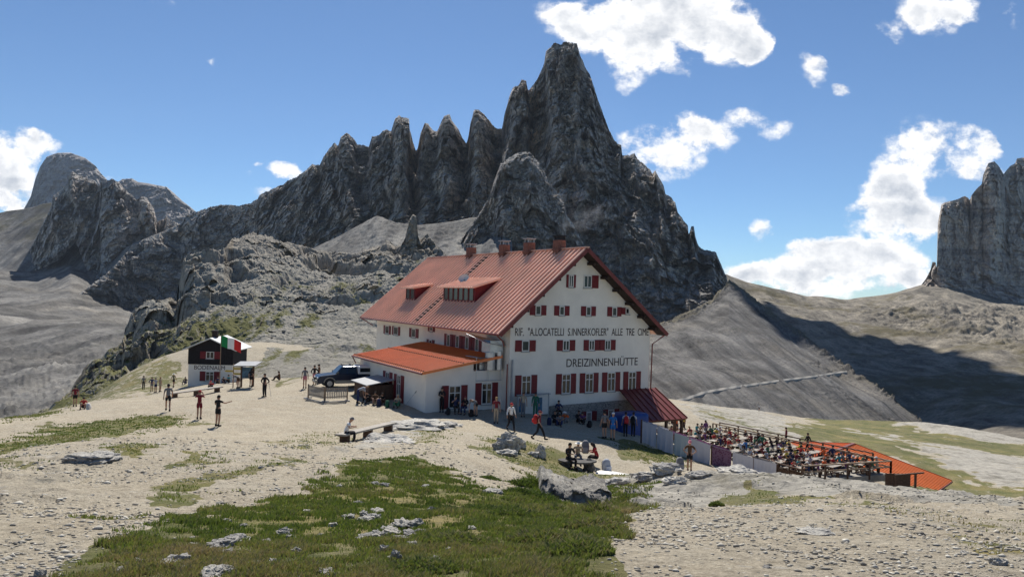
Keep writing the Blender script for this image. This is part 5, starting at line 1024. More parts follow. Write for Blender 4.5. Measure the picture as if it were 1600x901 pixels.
for (u, v, k, rz, tp, lg, hd_, lb) in [
 (224,607,'stand',20,(T_,'grey'),(H_,'dark'),('hair','dark'),'leftmost standing person of the small group left of the inn'),
 (237,611,'hips',200,(J_,'navy'),(S_,'grey'),('hair','dark'),'person in navy jacket in the middle of the small group left of the inn'),
 (243,612,'arms',60,(T_,'light'),(S_,'navy'),('cap','grey'),'person in pale top next to the navy jacket left of the inn'),
 (250,611,'stand',-30,(T_,'beige'),(S_,'beige'),('hair','fair'),'person in beige at the right of the small group left of the inn'),
 (271,604,'walk',0,(T_,'khaki'),(S_,'dark'),('hat','white'),'person in white hat walking just left of the inn wall'),
 (117,635,'stand',30,(T_,'maroon'),(S_,'black'),('hair','dark'),'standing person at the far left edge of the slope'),
 (131,636,'ground',200,(T_,'red'),(S_,'black'),('hair','dark'),'person in red sitting on the slope at the far left'),
 (290,601,'ground',180,(J_,'black'),(H_,'navy'),('hair','dark'),'dark person crouched at the left corner of the inn'),
 (302,600,'ground_hug',170,(J_,'navy'),(H_,'dark'),('hair','dark'),'second person sitting along the left half of the inn wall'),
 (311,600,'ground',190,(T_,'blue'),(H_,'dark'),('hair','dark'),'third person sitting along the inn wall, in blue top'),
 (320,600,'ground_hug',200,(J_,'grey'),(H_,'navy'),('hair','fair'),'person in grey jacket sitting under the inn window'),
 (331,607,'ground_hug',180,(J_,'red'),(H_,'black'),('cap','red'),'person in bright red jacket sitting in front of the inn by the bench'),
 (341,601,'ground',160,(T_,'navy'),(H_,'dark'),('hair','dark'),'person in navy top sitting right of the inn window'),
 (350,601,'ground_hug',190,(J_,'black'),(H_,'navy'),('hair','dark'),'person in black jacket sitting near the right end of the inn wall'),
 (358,602,'ground',150,(T_,'teal'),(H_,'dark'),('hair','dark'),'rightmost person sitting against the inn wall, in teal top'),
 (392,604,'stand',-10,(T_,'black'),(S_,'black'),('longhair','dark'),'woman in black standing at the right post of the map board'),
 (372,606,'bend',60,(T_,'grey'),(S_,'brown'),('hair','dark'),'person bending down left of the map board'),
 (437,594,'ground',90,(J_,'brown'),(H_,'dark'),('hair','dark'),'small seated person at the rim between map board and car'),
 (476,606,'stand',190,(T_,'grey'),(S_,'pink'),('hair','dark'),'person in grey top and pink shorts standing left of the car'),
 (491,601,'hips',170,(J_,'black'),(S_,'pink'),('hair','dark'),'person in black jacket standing at the car bonnet'),
 (498,599,'stand',120,(T_,'brown'),(H_,'dark'),('hair','dark'),'person in brown shirt standing behind the car bonnet'),
 (559,630,'bend',-60,(T_,'light'),(H_,'navy'),('hair','fair'),'crouching person in pale blue shirt in front of the wood bin'),
 (576,629,'ground_hug',160,(J_,'black'),(H_,'black'),('hair','dark'),'person in black slumped between wood bin and lean-to wall'),
 (586,631,'ground',190,(T_,'brown'),(S_,'beige'),('hair','dark'),'person in brown top sitting right of the wood bin'),
 (596,630,'ground_hug',200,(J_,'dark'),(H_,'brown'),('hair','dark'),'person in dark jacket sitting below the left lean-to window'),
 (622,636,'ground',170,(T_,'beige'),(H_,'green'),('hat','beige'),'person in beige top and green trousers sitting against the lean-to wall'),
 (690,643,'arms',180,(J_,'black'),(H_,'black'),('hair','dark'),'tall person all in black standing against the white lean-to wall'),
 (711,645,'sit_talk',200,(T_,'navy'),(H_,'dark'),('hair','dark'),'person in navy seated left under the left front window'),
 (727,646,'sit',160,(J_,'black'),(H_,'navy'),('cap','maroon'),'person in maroon cap seated right under the left front window'),
 (743,650,'bend',150,(T_,'grey'),(S_,'black'),('hair','dark'),'person bent double between the two front windows'),
 (775,660,'stand',175,(T_,'maroon'),(H_,'beige'),('hair','fair'),'woman in maroon top and long beige trousers standing in the wall shade'),
 (798,672,'stride',-160,(J_,'white'),(H_,'black'),('cap','red'),'walker in white long-sleeved shirt and red and white cap'),
 (842,686,'stride',-110,(T_,'maroon'),(H_,'black'),('cap','maroon'),'walker in dark red with a small pack, right of the white-shirted walker'),
 (797,656,'ground_hug',190,(J_,'black'),(H_,'black'),('hair','dark'),'dark crouching person by the drainpipes behind the white-shirted walker'),
 (817,651,'stand',175,(T_,'beige'),(H_,'grey'),('cap','brown'),'man in beige standing before the white notice board'),
 (836,651,'stand',180,(J_,'green'),(H_,'green'),('hair','dark'),'person in green at the right end of the notice board'),
 (866,662,'ground',200,(J_,'black'),(H_,'dark'),('hair','dark'),'leftmost person of the dark group on the stones under the gable'),
 (875,665,'ground_hug',170,(T_,'grey'),(H_,'navy'),('hair','dark'),'person in grey top in front of the group under the gable'),
 (872,652,'sit',190,(J_,'navy'),(H_,'dark'),('hair','dark'),'upper seated person in navy in the group under the gable'),
 (885,661,'ground_hug',150,(J_,'orange'),(H_,'grey'),('hat','white'),'person in orange jacket and white hat in the group under the gable'),
 (903,660,'ground',200,(J_,'dark'),(H_,'black'),('hair','dark'),'person in dark jacket sitting right of the orange jacket under the gable'),
 (911,662,'ground_hug',160,(T_,'purple'),(H_,'dark'),('hair','dark'),'rightmost person of the group under the gable'),
 (944,685,'stand',20,(T_,'grey'),(S_,'black'),('hair','dark'),'man in grey shirt and black shorts beside the man in bright blue'),
 (957,688,'stand',-10,(T_,'blue'),(S_,'blue'),('cap','white'),'man in bright blue shirt and shorts with white cap'),
 (977,681,'stand',0,(T_,'white'),(H_,'black'),('hair','dark'),'person in white shirt carrying a red backpack by the blue cover'),
 (989,681,'stand',-20,(T_,'white'),(H_,'black'),('hair','dark'),'person in white shirt carrying a black backpack nearest the drying sheets'),
 (1077,736,'hips',160,(T_,'brown'),(S_,'black'),('cap','pink'),'man in sleeveless top and cap standing below the drying sheets'),
 (888,731,'sit',-150,(J_,'dark'),(H_,'black'),('hair','dark'),'dark-haired person seated at the left of the stone table'),
 (933,729,'sit_lean',70,(J_,'red'),(H_,'dark'),('longhair','dark'),'long-haired woman in dark red seated at the right of the stone table'),
 (902,724,'sit_lean',180,(T_,'beige'),(H_,'grey'),('hat','white'),'person in a white hat seated behind the stone table'),
 (538,689,'sit_lean',-75,(T_,'white'),(H_,'black'),('cap','grey'),'man in white t-shirt and grey cap sitting on the left end of the plank bench'),
 (1186,641,'stand',0,(T_,'white'),(S_,'black'),('hair','dark'),'far walker in white top on the pale limestone plateau'),
 (1201,642,'walk',30,(J_,'navy'),(H_,'black'),('hair','dark'),'far walker in dark clothes on the pale limestone plateau')]:
    p_ = pp(u, v)
    if u in (1077, 1062): p_ = P(u, v, 42.); p_[2] = gz(p_[0], p_[1])
    if (u, v) == (538, 689): p_ = gp(539, 691); p_[2] -= .02
    o = person(p_, k, R(rz), tp, lg, hd_, lb)
    if u == 977: wearpack(o, 'red', 'red backpack on the back of a person in white by the blue cover')
    if u == 989: wearpack(o, 'black', 'black backpack on the person in white nearest the sheets')
    if u == 842: wearpack(o, 'red', 'small red backpack on the walker in dark red')
    if u == 262: wearpack(o, 'grey', 'grey backpack on the walking man near the inn bench')
p_ = pp(914, 722); pack((p_[0], p_[1], p_[2]+.45), 0, 'grey', 'tall grey backpack standing on the stone table behind', 1.25)
p_ = pp(947, 738); pack(p_, .5, 'light', 'blue grey backpack on the ground right of the woman in red', 1.3)
p_ = P(1062, 736, 41.5); p_[2] = gz(p_[0], p_[1]); pack(p_, .2, 'grey', 'grey backpack with upright loops left of the man in the cap', 1.3)
for u, v, c, lb in ((605,636,'green','green backpack lying by the wall left of the ski poles'),(700,648,'black','black backpack on the ground beside the tall person in black'),(736,650,'dark','dark bag on the ground left of the bent person'),(592,634,'navy','navy backpack between the people by the wood bin'),(858,664,'navy','navy backpack left of the group under the gable'),(921,668,'black','black backpack right of the group under the gable'),(138,637,'white','white bag beside the person sitting far left')):
    pack(pp(u, v), rng.random()*6, c, lb, .95)
a = pp(629, 639); q = hw(-12.05, 3.6); pole(tuple(a), (q[0], q[1], a[2]+1.25), 'dark poles leaning on the lean-to wall beside the seated person')
g = MB(); n = 12; vs = []
for j in range(n):
    for i in range(n): x, y = i/(n-1)*2.0, j/(n-1)*.9; vs.append((x, y+.1*math.sin(x*3), .05+.07*abs(math.sin(x*5+y*4))*math.sin(y*3.5)))
g.add(vs, [(j*n+i, j*n+i+1, (j+1)*n+i+1, (j+1)*n+i) for j in range(n-1) for i in range(n-1)])
p_ = pp(930, 742); o = g.build('blanket', WFRAME, None, p_, True, rz=-.35); tag(o, 'white blanket spread on the gravel before the stone table', 'blanket')

# ------------------------------------------------------------------ washing line with sheets
SHL = [simple('sheet_cloth', (.62, .60, .62), .95, .05, 3), simple('grey_sheet_cloth', (.52, .57, .56), .95, .05, 3), simple('lilac_cloth', (.28, .08, .20), .9, .1, 3)]
m, t, b = mat('purple_pattern_cloth'); l = t.links.new; tc = N(t, 'ShaderNodeTexCoord'); vo = N(t, 'ShaderNodeTexVoronoi', ins={'Scale': 9.}); l(tc.outputs['Object'], vo.inputs['Vector']); l(mixc(t, mr(t, vo.outputs['Distance'], .3, .5), (.13, .04, .085), (.24, .13, .19)), b.inputs['Base Color']); b.inputs['Roughness'].default_value = .95; SHL.append(m)
LN = [(1003,657,51.5),(1047,673,50.0),(1088,687,48.8),(1113,696,48.2),(1147,706,47.5),(1178,715,47.0),(1214,724,46.5)]
LP_ = [P(*c) for c in LN]
wl = empty('washing_line', LP_[0]); tag(wl, 'wires strung between timber posts along the terrace edge, hung with sheets', 'washing line')
g = MB(); 
for dz in (0, .03): g.tube([tuple(p_-LP_[0]+np.array([0, .25*(dz > 0), dz])) for p_ in LP_], .012, 4)
g.build('wire', GREYM, wl)
for i in (0, 1, 3, 5, 6):
    g = MB(); p_ = LP_[i]-LP_[0]+np.array([0, .12, 0]); zz = gz(LP_[i][0], LP_[i][1]+.12)-LP_[0][2]; g.box(p_[0]-.05, p_[0]+.05, p_[1]-.05, p_[1]+.05, zz-.3, p_[2]+.08); g.build('post', BWOOD, wl)
def sheetcloth(a, b_, h, m, label, seed, h2=None, off=0):
    n, k = 26, 12; d = b_-a; vs = []; nrm = np.array([-d[1], d[0], 0]); nrm /= np.linalg.norm(nrm)
    for s_ in (0, 1):
        for j in range(k+1):
            for i in range(n+1):
                f = i/n; hh_ = h+((h2 or h)-h)*f; fold = (.035*math.sin(f*17+seed)+.02*math.sin(f*37+seed*2))*(j/k)+.05*math.sin(f*5+seed)*(j/k)**2
                p_ = a+d*f+nrm*(fold+off+.008*s_)+np.array([0, 0, -hh_*j/k+.02-.03*math.sin(f*math.pi*2.5)**2*(1-j/k)]); vs.append(p_-a)
    m_ = (n+1)*(k+1); fs = []
    for s_ in (0, 1):
        for j in range(k):
            for i in range(n): q = s_*m_+j*(n+1)+i; fs.append((q, q+1, q+n+2, q+n+1) if s_ else (q, q+n+1, q+n+2, q+1))
    g = MB(); g.add(vs, fs); o = g.build('sheet', m, None, a, True); tag(o, label, 'sheet', 'sheets hung on the washing line'); return o
def lp(u):
    us = [c[0] for c in LN]; d = np.interp(u, us, [c[2] for c in LN]); v = np.interp(u, us, [c[1] for c in LN]); return P(u, v, d)
for i, (u0, u1, h, mi, lb) in enumerate([(1004,1026,1.45,0,'white sheet at the left end of the washing line'),(1027,1052,1.5,0,'second white sheet from the left end of the line'),(1054,1077,1.5,1,'greenish grey sheet left of the man in the cap'),(1079,1110,1.5,0,'wide pale grey sheet behind the man in the cap'),(1113,1143,1.35,3,'purple patterned cloth, darkest on the washing line'),(1145,1177,1.1,0,'pale sheet just right of the purple patterned cloth'),(1178,1213,.85,0,'low white sheet at the right end of the washing line')]):
    sheetcloth(lp(u0), lp(u1), h, SHL[mi], lb, i*1.7)
g_ = 'small cloths folded over the top wire'
for i, (u0, u1, mi, lb) in enumerate([(1013,1028,0,'narrow white cloth folded over the top wire near the porch'),(1031,1046,0,'second narrow white cloth folded over the top wire'),(1052,1075,2,'magenta cloth folded over the top wire'),(1078,1100,2,'mauve cloth folded over the top wire, in the middle'),(1101,1140,2,'long mauve cloth folded over the wire above the patterned cloth')]):
    a, b_ = lp(u0), lp(u1); up_ = np.array([0, .22, .06]); o = sheetcloth(a+up_, b_+up_, .22, SHL[mi], lb, i*2.1+.4); o['group'] = g_; o.name = 'cloth'

# ------------------------------------------------------------------ terrace
ZT = -13.3+CZ
LF, LB, RB, RF = [np.array(c) for c in ((11.3, 70.3), (20.2, 75.3), (30.4, 59.6), (22.3, 56.8))]
ter = empty('terrace', (LF[0], LF[1], ZT)); tag(ter, 'crowded open-air terrace floor with edge kerb below the drying sheets', 'terrace')
g = MB(); g.slab([(*(c-LF), 0) for c in (LF, RF, RB, LB)], (0, 0, 1), .5); g.build('floor', simple('paving', (.30, .28, .24), .9, .2, 2), ter)
def rail(a, b_, label, posts=6, h=1.05, m=WOOD, plank=False):
    a = np.array(a); b_ = np.array(b_); o = empty('terrace_rail', a); tag(o, label, 'railing'); d = b_-a; L_ = np.linalg.norm(d[:2])
    for i in range(posts+1):
        q = d*i/posts; g = MB(); g.box(q[0]-.06, q[0]+.06, q[1]-.06, q[1]+.06, q[2]-.3, q[2]+h); g.build('post', BWOOD, o)
    g = MB(); g.beam((0, 0, h), tuple(d+np.array([0, 0, h])), .12, .09); g.beam((0, 0, h*.55), tuple(d+np.array([0, 0, h*.55])), .05, .10)
    if plank: g.beam((0, 0, .25), tuple(d+np.array([0, 0, .25])), .05, .55)
    g.build('rail', m, o)
rail((LB[0]+.3, LB[1], ZT), (RB[0], RB[1], ZT), 'long timber handrail along the back edge of the terrace', 9)
rail((RF[0], RF[1], ZT), (RB[0], RB[1], ZT), 'timber handrail at the right end of the terrace', 4)
q = LF+(RF-LF)*.62; rail((q[0]+1.5, q[1]+.2, ZT), (RF[0], RF[1]+.1, ZT), 'dark low timber rail at the front right edge of the terrace', 5, .75, BWOOD, True)
rail((LB[0]+1.6, LB[1]+2.2, ZT-.2), (RB[0]+.6, RB[1]+4.2, ZT-.2), 'second thinner rail just behind the back handrail', 7, 1.0, BWOOD)
# tables with benches: one of each, then copies
tb = empty('picnic_table', (0, 0, -50)); g = MB()
for i in range(4): g.box(-1.1, 1.1, -.38+i*.195, -.38+i*.195+.18, .71, .75)
g.build('table_top', GWOOD, tb)
for x in (-.85, .85): g = MB(); g.beam((x, -.32, 0), (x, .18, .71), .07, .07, (1, 0, 0)); g.beam((x, .32, 0), (x, -.18, .71), .07, .07, (1, 0, 0)); g.build('trestle', BWOOD, tb)
bn = empty('bench', (0, 0, -50)); g = MB(); g.box(-1.1, 1.1, -.14, -.01, .42, .46); g.box(-1.1, 1.1, .01, .14, .42, .46); g.build('seat', GWOOD, bn)
for x in (-.85, .85): g = MB(); g.box(x-.03, x+.03, -.12, .12, 0, .42); g.build('leg', BWOOD, bn)
SHC = ['black','navy','grey','white','red','orange','blue','green','beige','black','navy','maroon','yellow','light','black','dark','purple','teal']
LGC = ['dark','black','navy','khaki','grey','black']; HC = [('hair','dark'),('hair','dark'),('hair','brown'),('longhair','dark'),('cap','black'),('hat','beige'),('hair','fair'),('cap','navy'),('cap','white'),('hair','dark')]
first = {'t': tb, 'b': bn}
def inst(k, loc, rz, label, cat, group):
    o = first[k]
    if o.get('used'): o = copytree(o)
    o['used'] = 1; o.location = loc; o.rotation_euler = (0, 0, rz); tag(o, label, cat, group); return o
ordn = ['first','second','third','fourth','fifth','sixth','seventh','eighth']; rown = ['front','middle','back']
na = 8; nc = 0
for r_ in range(3):
    for c in range(na):
        s_ = (c+.55)/na; t_ = (.17, .5, .83)[r_]+.02*(rng.random()-.5)
        if r_ == 0 and c in (1, 2, 3): continue
        a = LF+(RF-LF)*s_; b_ = LB+(RB-LB)*s_; q = a+(b_-a)*t_; dr = (RF-LF)+((RB-LB)-(RF-LF))*t_; ang = math.atan2(dr[1], dr[0])+.12*(rng.random()-.5)+R(90)
        wd = np.linalg.norm(b_-a); 
        ca, sa_ = math.cos(ang), math.sin(ang); where = '%s table of the %s terrace row counted from the hut' % (ordn[c], rown[r_])
        inst('t', (q[0], q[1], ZT), ang, 'slatted wooden table, '+where.replace(' table', ''), 'table', 'picnic tables on the terrace')
        for sd_, sn in ((-1, 'near'), (1, 'far')):
            bq = q+np.array([-sa_, ca])*sd_*.68; inst('b', (bq[0], bq[1], ZT), ang, '%s bench at the %s' % ({'near': 'left', 'far': 'right'}[sn], where), 'bench', 'benches on the terrace')
            for si, sx_ in enumerate((-.68, 0, .68)):
                if rng.random() < .24: continue
                pq = bq+np.array([ca, sa_])*(sx_+.08*(rng.random()-.5))-np.array([-sa_, ca])*sd_*.0
                col = SHC[rng.integers(len(SHC))]; lc = LGC[rng.integers(len(LGC))]; hc = HC[rng.integers(len(HC))]; kd = ('sit', 'sit_lean', 'sit_talk')[rng.integers(3)]; tt = ('shirt', 'jacket')[int(rng.random() < .4)]
                person((pq[0], pq[1], ZT-.01), kd, ang+(0 if sd_ < 0 else math.pi)+.3*(rng.random()-.5), (tt, col), (('trousers','shorts')[int(rng.random() < .4)], lc), hc,
                       '%s %s, %s seat, %s bench, %s row table %s from hut' % (col, tt, ['near', 'middle', 'far'][si], {'near': 'left', 'far': 'right'}[sn], rown[r_], ordn[c]), 'guests seated at the terrace tables', shz=False, s=.98+.08*rng.random()); nc += 1
for (u, v, k, rz, tp, lg, hd_, lb) in [(1057,677,'hips',170,(T_,'orange'),(S_,'black'),('hair','dark'),'person in vivid orange t-shirt standing at the hut end of the terrace'),(1050,673,'stand',150,(T_,'orange'),(H_,'dark'),('hair','dark'),'person in orange with arms down just left of the vivid orange t-shirt'),
 (1102,684,'stand',20,(J_,'purple'),(S_,'grey'),('hair','dark'),'person in purple top standing mid-terrace at the left'),(1190,708,'hips',190,(J_,'green'),(H_,'black'),('hair','dark'),'person in dark green standing in the middle of the terrace'),(1185,706,'stand',20,(J_,'black'),(H_,'black'),('hair','dark'),'person in black standing beside the dark green one on the terrace'),
 (1042,672,'stand',200,(T_,'navy'),(S_,'dark'),('hair','dark'),'person in navy standing near the porch end of the terrace'),(1069,674,'stand',100,(T_,'yellow'),(H_,'dark'),('hair','dark'),'person in yellow shirt standing near the hut end of the terrace'),(1034,668,'stand',60,(T_,'maroon'),(H_,'dark'),('hair','dark'),'person in maroon standing closest to the porch on the terrace'),
 (1228,696,'stand',60,(J_,'maroon'),(H_,'black'),('hair','dark'),'person in maroon jacket standing by the back handrail'),(1262,706,'walk',100,(J_,'black'),(H_,'black'),('hair','dark'),'person in black walking along the back handrail'),(1300,728,'hips',200,(J_,'navy'),(H_,'black'),('cap','dark'),'person in navy jacket standing near the right end of the terrace')]:
    q = PZ(u, v, ZT); person(q, k, R(rz), tp, lg, hd_, lb)
print('guests', nc)
# ------------------------------------------------------------------ building with orange roof beyond the terrace
ob = empty('orange_roofed_building', (35.5, 78, 0)); tag(ob, 'low building below the terrace with bright orange ribbed metal roof', 'building')
R1 = P(1334, 693, 78.); E1 = P(1487, 751, 72.); L1 = P(1232, 690, 84.); O_ = np.array([35.5, 78, 0])
rd = np.array([-8.5, -9.3, -.1])
for (a, e, nm) in ((R1, E1, 'roof'), (R1, L1, 'roof')):
    a_, e_ = a-O_, e-O_; k = 1.55 if e is E1 else 1.35; q = [a_, e_, e_+rd*k, a_+rd*k]; n = np.cross(e_-a_, rd); n = n/np.linalg.norm(n); n = n if n[2] > 0 else -n
    g = MB(); g.slab([tuple(x) for x in (q if np.cross(q[1]-q[0], q[2]-q[1])[2] > 0 else q[::-1])], tuple(n), .12); 
    for i in range(40): f = i/39; g.beam(tuple(a_+rd*k*f+n*.03), tuple(e_+rd*k*f+n*.03), .07, .07, tuple(n))
    o = g.build(nm, ROOFO, ob)
g = MB(); g.beam(tuple(R1-O_+np.array([.03, .03, -.02])), tuple(E1-O_+np.array([.03, .03, -.02])), .06, .22); g.beam(tuple(R1-O_), tuple(L1-O_), .05, .2); g.beam(tuple(E1-O_+np.array([.05, 0, -.08])), tuple(E1-O_+rd*1.5), .1, .14); g.beam(tuple(R1-O_+np.array([0, 0, .06])), tuple(R1-O_+rd*1.3+np.array([0, 0, .06])), .3, .08); g.build('verge_board', TRIM, ob)
g = MB(); b0 = [R1*.5+L1*.5-O_, E1*.9+R1*.1-O_]; c0 = b0[0]+rd*1.25; c1 = b0[1]+rd*1.4; s0 = b0[0]+rd*.1; s1 = b0[1]+rd*.08; rr = R1-O_+rd*.09; re_ = R1-O_+rd*1.3
g.add([(*s0[:2], s0[2]-5), (*s1[:2], s1[2]-3), (*c1[:2], c1[2]-3), (*c0[:2], c0[2]-5), (*s0[:2], s0[2]-.3), (*s1[:2], s1[2]-.3), (*c1[:2], c1[2]-.3), (*c0[:2], c0[2]-.3), (*rr[:2], rr[2]-.3), (*re_[:2], re_[2]-.3)], [(3,2,1,0),(1,2,6,5),(0,4,7,3),(0,1,5,8,4),(2,3,7,9,6)]); g.build('wall', WHITE, ob)
a = P(1398, 742, 57); b_ = P(1443, 738, 58); fr = empty('timber_stand', a); tag(fr, 'dark timber trestle frame right of the terrace end', 'timber frame')
g = MB(); d = b_-a; g.beam((0, 0, 0), tuple(d), .12, .1); g.build('crossbar', BWOOD, fr)
for f in (.05, .72): g = MB(); q = d*f; g.box(q[0]-.07, q[0]+.07, q[1]-.06, q[1]+.06, q[2]-1.6, q[2]-.05); g.build('post', BWOOD, fr)
a = P(1384, 739, 57.5); g = MB(); g.box(0, 1.9, 0, .08, -1.0, 0); o = g.build('plank_screen', BWOOD, None, a); tag(o, 'dark plank screen beside the right end of the terrace', 'screen')

# ------------------------------------------------------------------ rocks
k = 0
def lr(u, v, w_, h, label, group=None, rough=.3, d_=None, sink=.25, rz=0):
    global k; k += 1; p_ = pp(u, v); s_ = p_[1]/FPX; return rock((p_[0], p_[1], p_[2]), (w_*s_, (d_ or w_*.8)*s_, h*s_*1.25), k*1.37, label, group, rough=rough, sink=sink, rz=rz)
# big outcrop with vertical cracks
def outcrop():
    nu, nv = 150, 46; us = np.linspace(843, 962, nu); top = np.interp(us, [843,850,870,890,915,940,962], [745,748,757,768,767,765,776]); bot = np.interp(us, [843,870,900,930,962], [782,796,803,800,795])
    V = []; 
    for j in range(nv):
        f = j/(nv-1)
        if f < .35: g_ = f/.35; a = P(us, top, 17.6); z = a.copy(); z[:, 1] += (1-g_)*1.7; z[:, 2] -= (1-g_)*.10; V.append(z)
        else: g_ = (f-.35)/.65; a = P(us, top, 17.6); b_ = P(us, bot, 16.9); V.append(a*(1-g_)+b_*g_-np.array([0, 0, .15*g_]))
    V = np.array(V); q = V.reshape(-1, 3); cr = -np.abs(pn(np.stack([q[:, 0]*4+fbm(q*2, 2)*.8, q[:, 1]*.8, q[:, 2]*.9], 1)))**.5*.34+fbm(q*3, 5, 2.2, .55)*.2
    V[..., 1] -= cr.reshape(nv, nu)*.9; V[..., 2] += fbm(q*2.2+9, 5).reshape(nv, nu)*.09
    ends = np.clip(np.minimum(np.arange(nu), np.arange(nu)[::-1])/8, 0, 1)[None]; V[..., 2] -= (1-ends)**2*.5; V[..., 1] += (1-ends)**2*.5
    return gridmesh('outcrop', V, rock_mat('cracked_limestone', (.22, .21, .195), (.38, .365, .33), 22, (.60, .58, .53), .15, 1., .12), {}, kind=None, label='cracked pale limestone outcrop with grass around it, front centre', cat='rock')
outcrop()
G1 = 'white stones lying in the grass'
lr(145, 722, 70, 14, 'broad low white rock lying on the gravel at the left', rough=.25); lr(118, 722, 30, 9, 'flat pale rock left end of the broad white rock', rough=.3)
lr(795, 703, 30, 22, 'largest pale boulder of the rock pile by the walkers'); lr(780, 702, 18, 12, 'left boulder of the rock pile by the walkers'); lr(812, 699, 18, 12, 'right boulder of the rock pile by the walkers'); lr(792, 712, 26, 9, 'front boulder of the rock pile by the walkers')
lr(845, 713, 14, 16, 'upright grey stone right of the rock pile'); lr(833, 712, 14, 6, 'small white stone beside the upright grey stone')
lr(1040, 741, 40, 13, 'grey boulder in front of the drying sheets, left'); lr(1092, 747, 34, 9, 'boulder right below the man in the cap'); lr(1010, 750, 34, 9, 'low boulder left of the grey one before the sheets'); lr(965, 754, 34, 12, 'boulder on the crest above the grass tuft'); lr(1150, 742, 50, 10, 'flat boulder on the crest below the purple cloth'); lr(1205, 744, 44, 9, 'flat boulder on the crest right of the purple cloth'); lr(1055, 757, 30, 12, 'pale stone on the stony crest, centre'); lr(930, 758, 36, 10, 'pale flat stone behind the outcrop')
lr(1275, 846, 48, 7, 'flat dark stone slab in the right gravel', rough=.2)
lr(605, 690, 70, 14, 'low grey ledge right below the plank bench', rough=.35, sink=.52); lr(655, 668, 90, 12, 'flat grey rock ledge behind the plank bench', rough=.3, sink=.52); lr(690, 665, 50, 8, 'end of the flat grey ledge nearest the hut', rough=.3, sink=.52)
lr(618, 878, 16, 16, 'dark pointed stone standing in the grass', rough=.3); lr(62, 899, 16, 12, 'pale stone on the gravel at the bottom left corner'); lr(1560, 888, 24, 10, 'mossy stone in the right bottom corner')
cl = [(633,826,34,14),(612,838,28,10),(650,823,22,10),(622,850,26,8),(640,842,24,9),(605,832,20,8),(655,836,16,8),(600,866,14,12),(620,826,18,7),(645,854,18,7),(590,843,18,9),(575,845,26,8),(566,848,20,7),(570,815,20,7),(583,810,22,8),(345,853,36,10),(360,846,28,8),(372,842,34,9),(352,864,26,7),(335,858,20,6),(415,848,20,6),(440,836,22,12),(447,830,16,8),(455,840,12,6),(300,855,20,6),(275,882,34,12),(262,886,24,8),(285,890,24,7),(330,897,40,12),(355,893,24,8),(465,862,14,8),(472,857,14,6),(395,885,18,6),(425,882,14,7),(530,762,10,5),(600,760,14,5),(586,758,12,5),(590,800,22,6),(568,803,12,6),(675,799,10,8),(665,760,12,4),(560,780,14,4),(545,806,18,5),(520,822,14,5),(500,838,12,5),(735,830,16,4),(510,895,22,6),(770,775,26,6),(900,792,14,5),(380,820,10,4),(355,812,10,4),(420,800,10,3),(300,838,10,4),(480,795,10,4),(250,868,12,4),(215,880,14,5),(185,893,18,6),(680,875,12,5),(705,862,14,5)]
for i, (u, v, w_, h) in enumerate(cl):
    o = lr(u, v, w_, h, 'x', G1, .45, sink=.2, rz=rng.random()*3); o.name = 'stone'; o['label'] = 'small white stone lying among others in the green foreground grass'
# loose stones on gravel, many copies of six shapes
G2 = 'loose stones scattered on the gravel'
base = [rockmesh('stone', 1, .85, .5, 40+i*3.1, LIME, 3, .35) for i in range(6)]
cnt = 0
for i in range(2600):
    az = rng.uniform(-36, 36); r_ = 3.8*math.exp(rng.random()**.8*2.6); x, y = r_*math.sin(R(az)), r_*math.cos(R(az)); 
    if inpoly(np.array([x]), np.array([y]), GP[0][0])[0] and rng.random() < .93: continue
    if fbm(np.array([[x/3, y/3, 7.]]), 3)[0] < .12-(.25 if x > 1 else 0): continue
    s_ = rng.uniform(.010, .028)*(1+2*rng.random()**6)*(.7+r_*.05); z = gz(x, y); o = bpy.data.objects.new('stone', base[i % 6]); COL.objects.link(o); o.location = (x, y, z+s_*.08); o.scale = (s_, s_*rng.uniform(.7, 1.2), s_*rng.uniform(.6, 1.1)); o.rotation_euler = (0, 0, rng.random()*6)
    tag(o, 'loose pale stone among many scattered on the trampled gravel', 'stone', G2); cnt += 1
    if cnt >= 170: break
print('stones', cnt)
# finer stones as one scatter mesh
m_ = 40000; az = np.radians(rng.uniform(-38, 38, m_)); r_ = 3.6*np.exp(rng.random(m_)**.85*2.3); x = r_*np.sin(az); y = r_*np.cos(az); ing = inpoly(x, y, GP[0][0])
dn_ = fbm(np.column_stack([x/2.5, y/2.5, x*0+3]), 4); kp = (~ing | (rng.random(m_) < .02)) & (dn_+rng.normal(size=m_)*.25 > .05); x, y, r_ = x[kp], y[kp], r_[kp]; n = len(x); z = hfine(np.column_stack([x, y]))
oct_ = np.array([(1,0,0),(.2,1,.1),(-1,.1,0),(-.1,-1,0),(.1,0,.8),(0,.1,-.6)]); of = np.array([(0,1,4),(1,2,4),(2,3,4),(3,0,4),(1,0,5),(2,1,5),(3,2,5),(0,3,5)])
s_ = rng.uniform(.005, .017, n)*(.7+r_*.06)*(1+1.5*rng.random(n)**5); a = rng.random(n)*6.28; jit = oct_[None]*(1+.35*rng.normal(size=(n, 6, 1))); vx = jit[..., 0]*np.cos(a)[:, None]-jit[..., 1]*np.sin(a)[:, None]; vy = jit[..., 0]*np.sin(a)[:, None]+jit[..., 1]*np.cos(a)[:, None]
Vv = np.stack([vx, vy, jit[..., 2]*.6], -1)*s_[:, None, None]+np.stack([x, y, z+s_*.2], -1)[:, None]; Ff = (of[None]+6*np.arange(n)[:, None, None]).reshape(-1, 3)
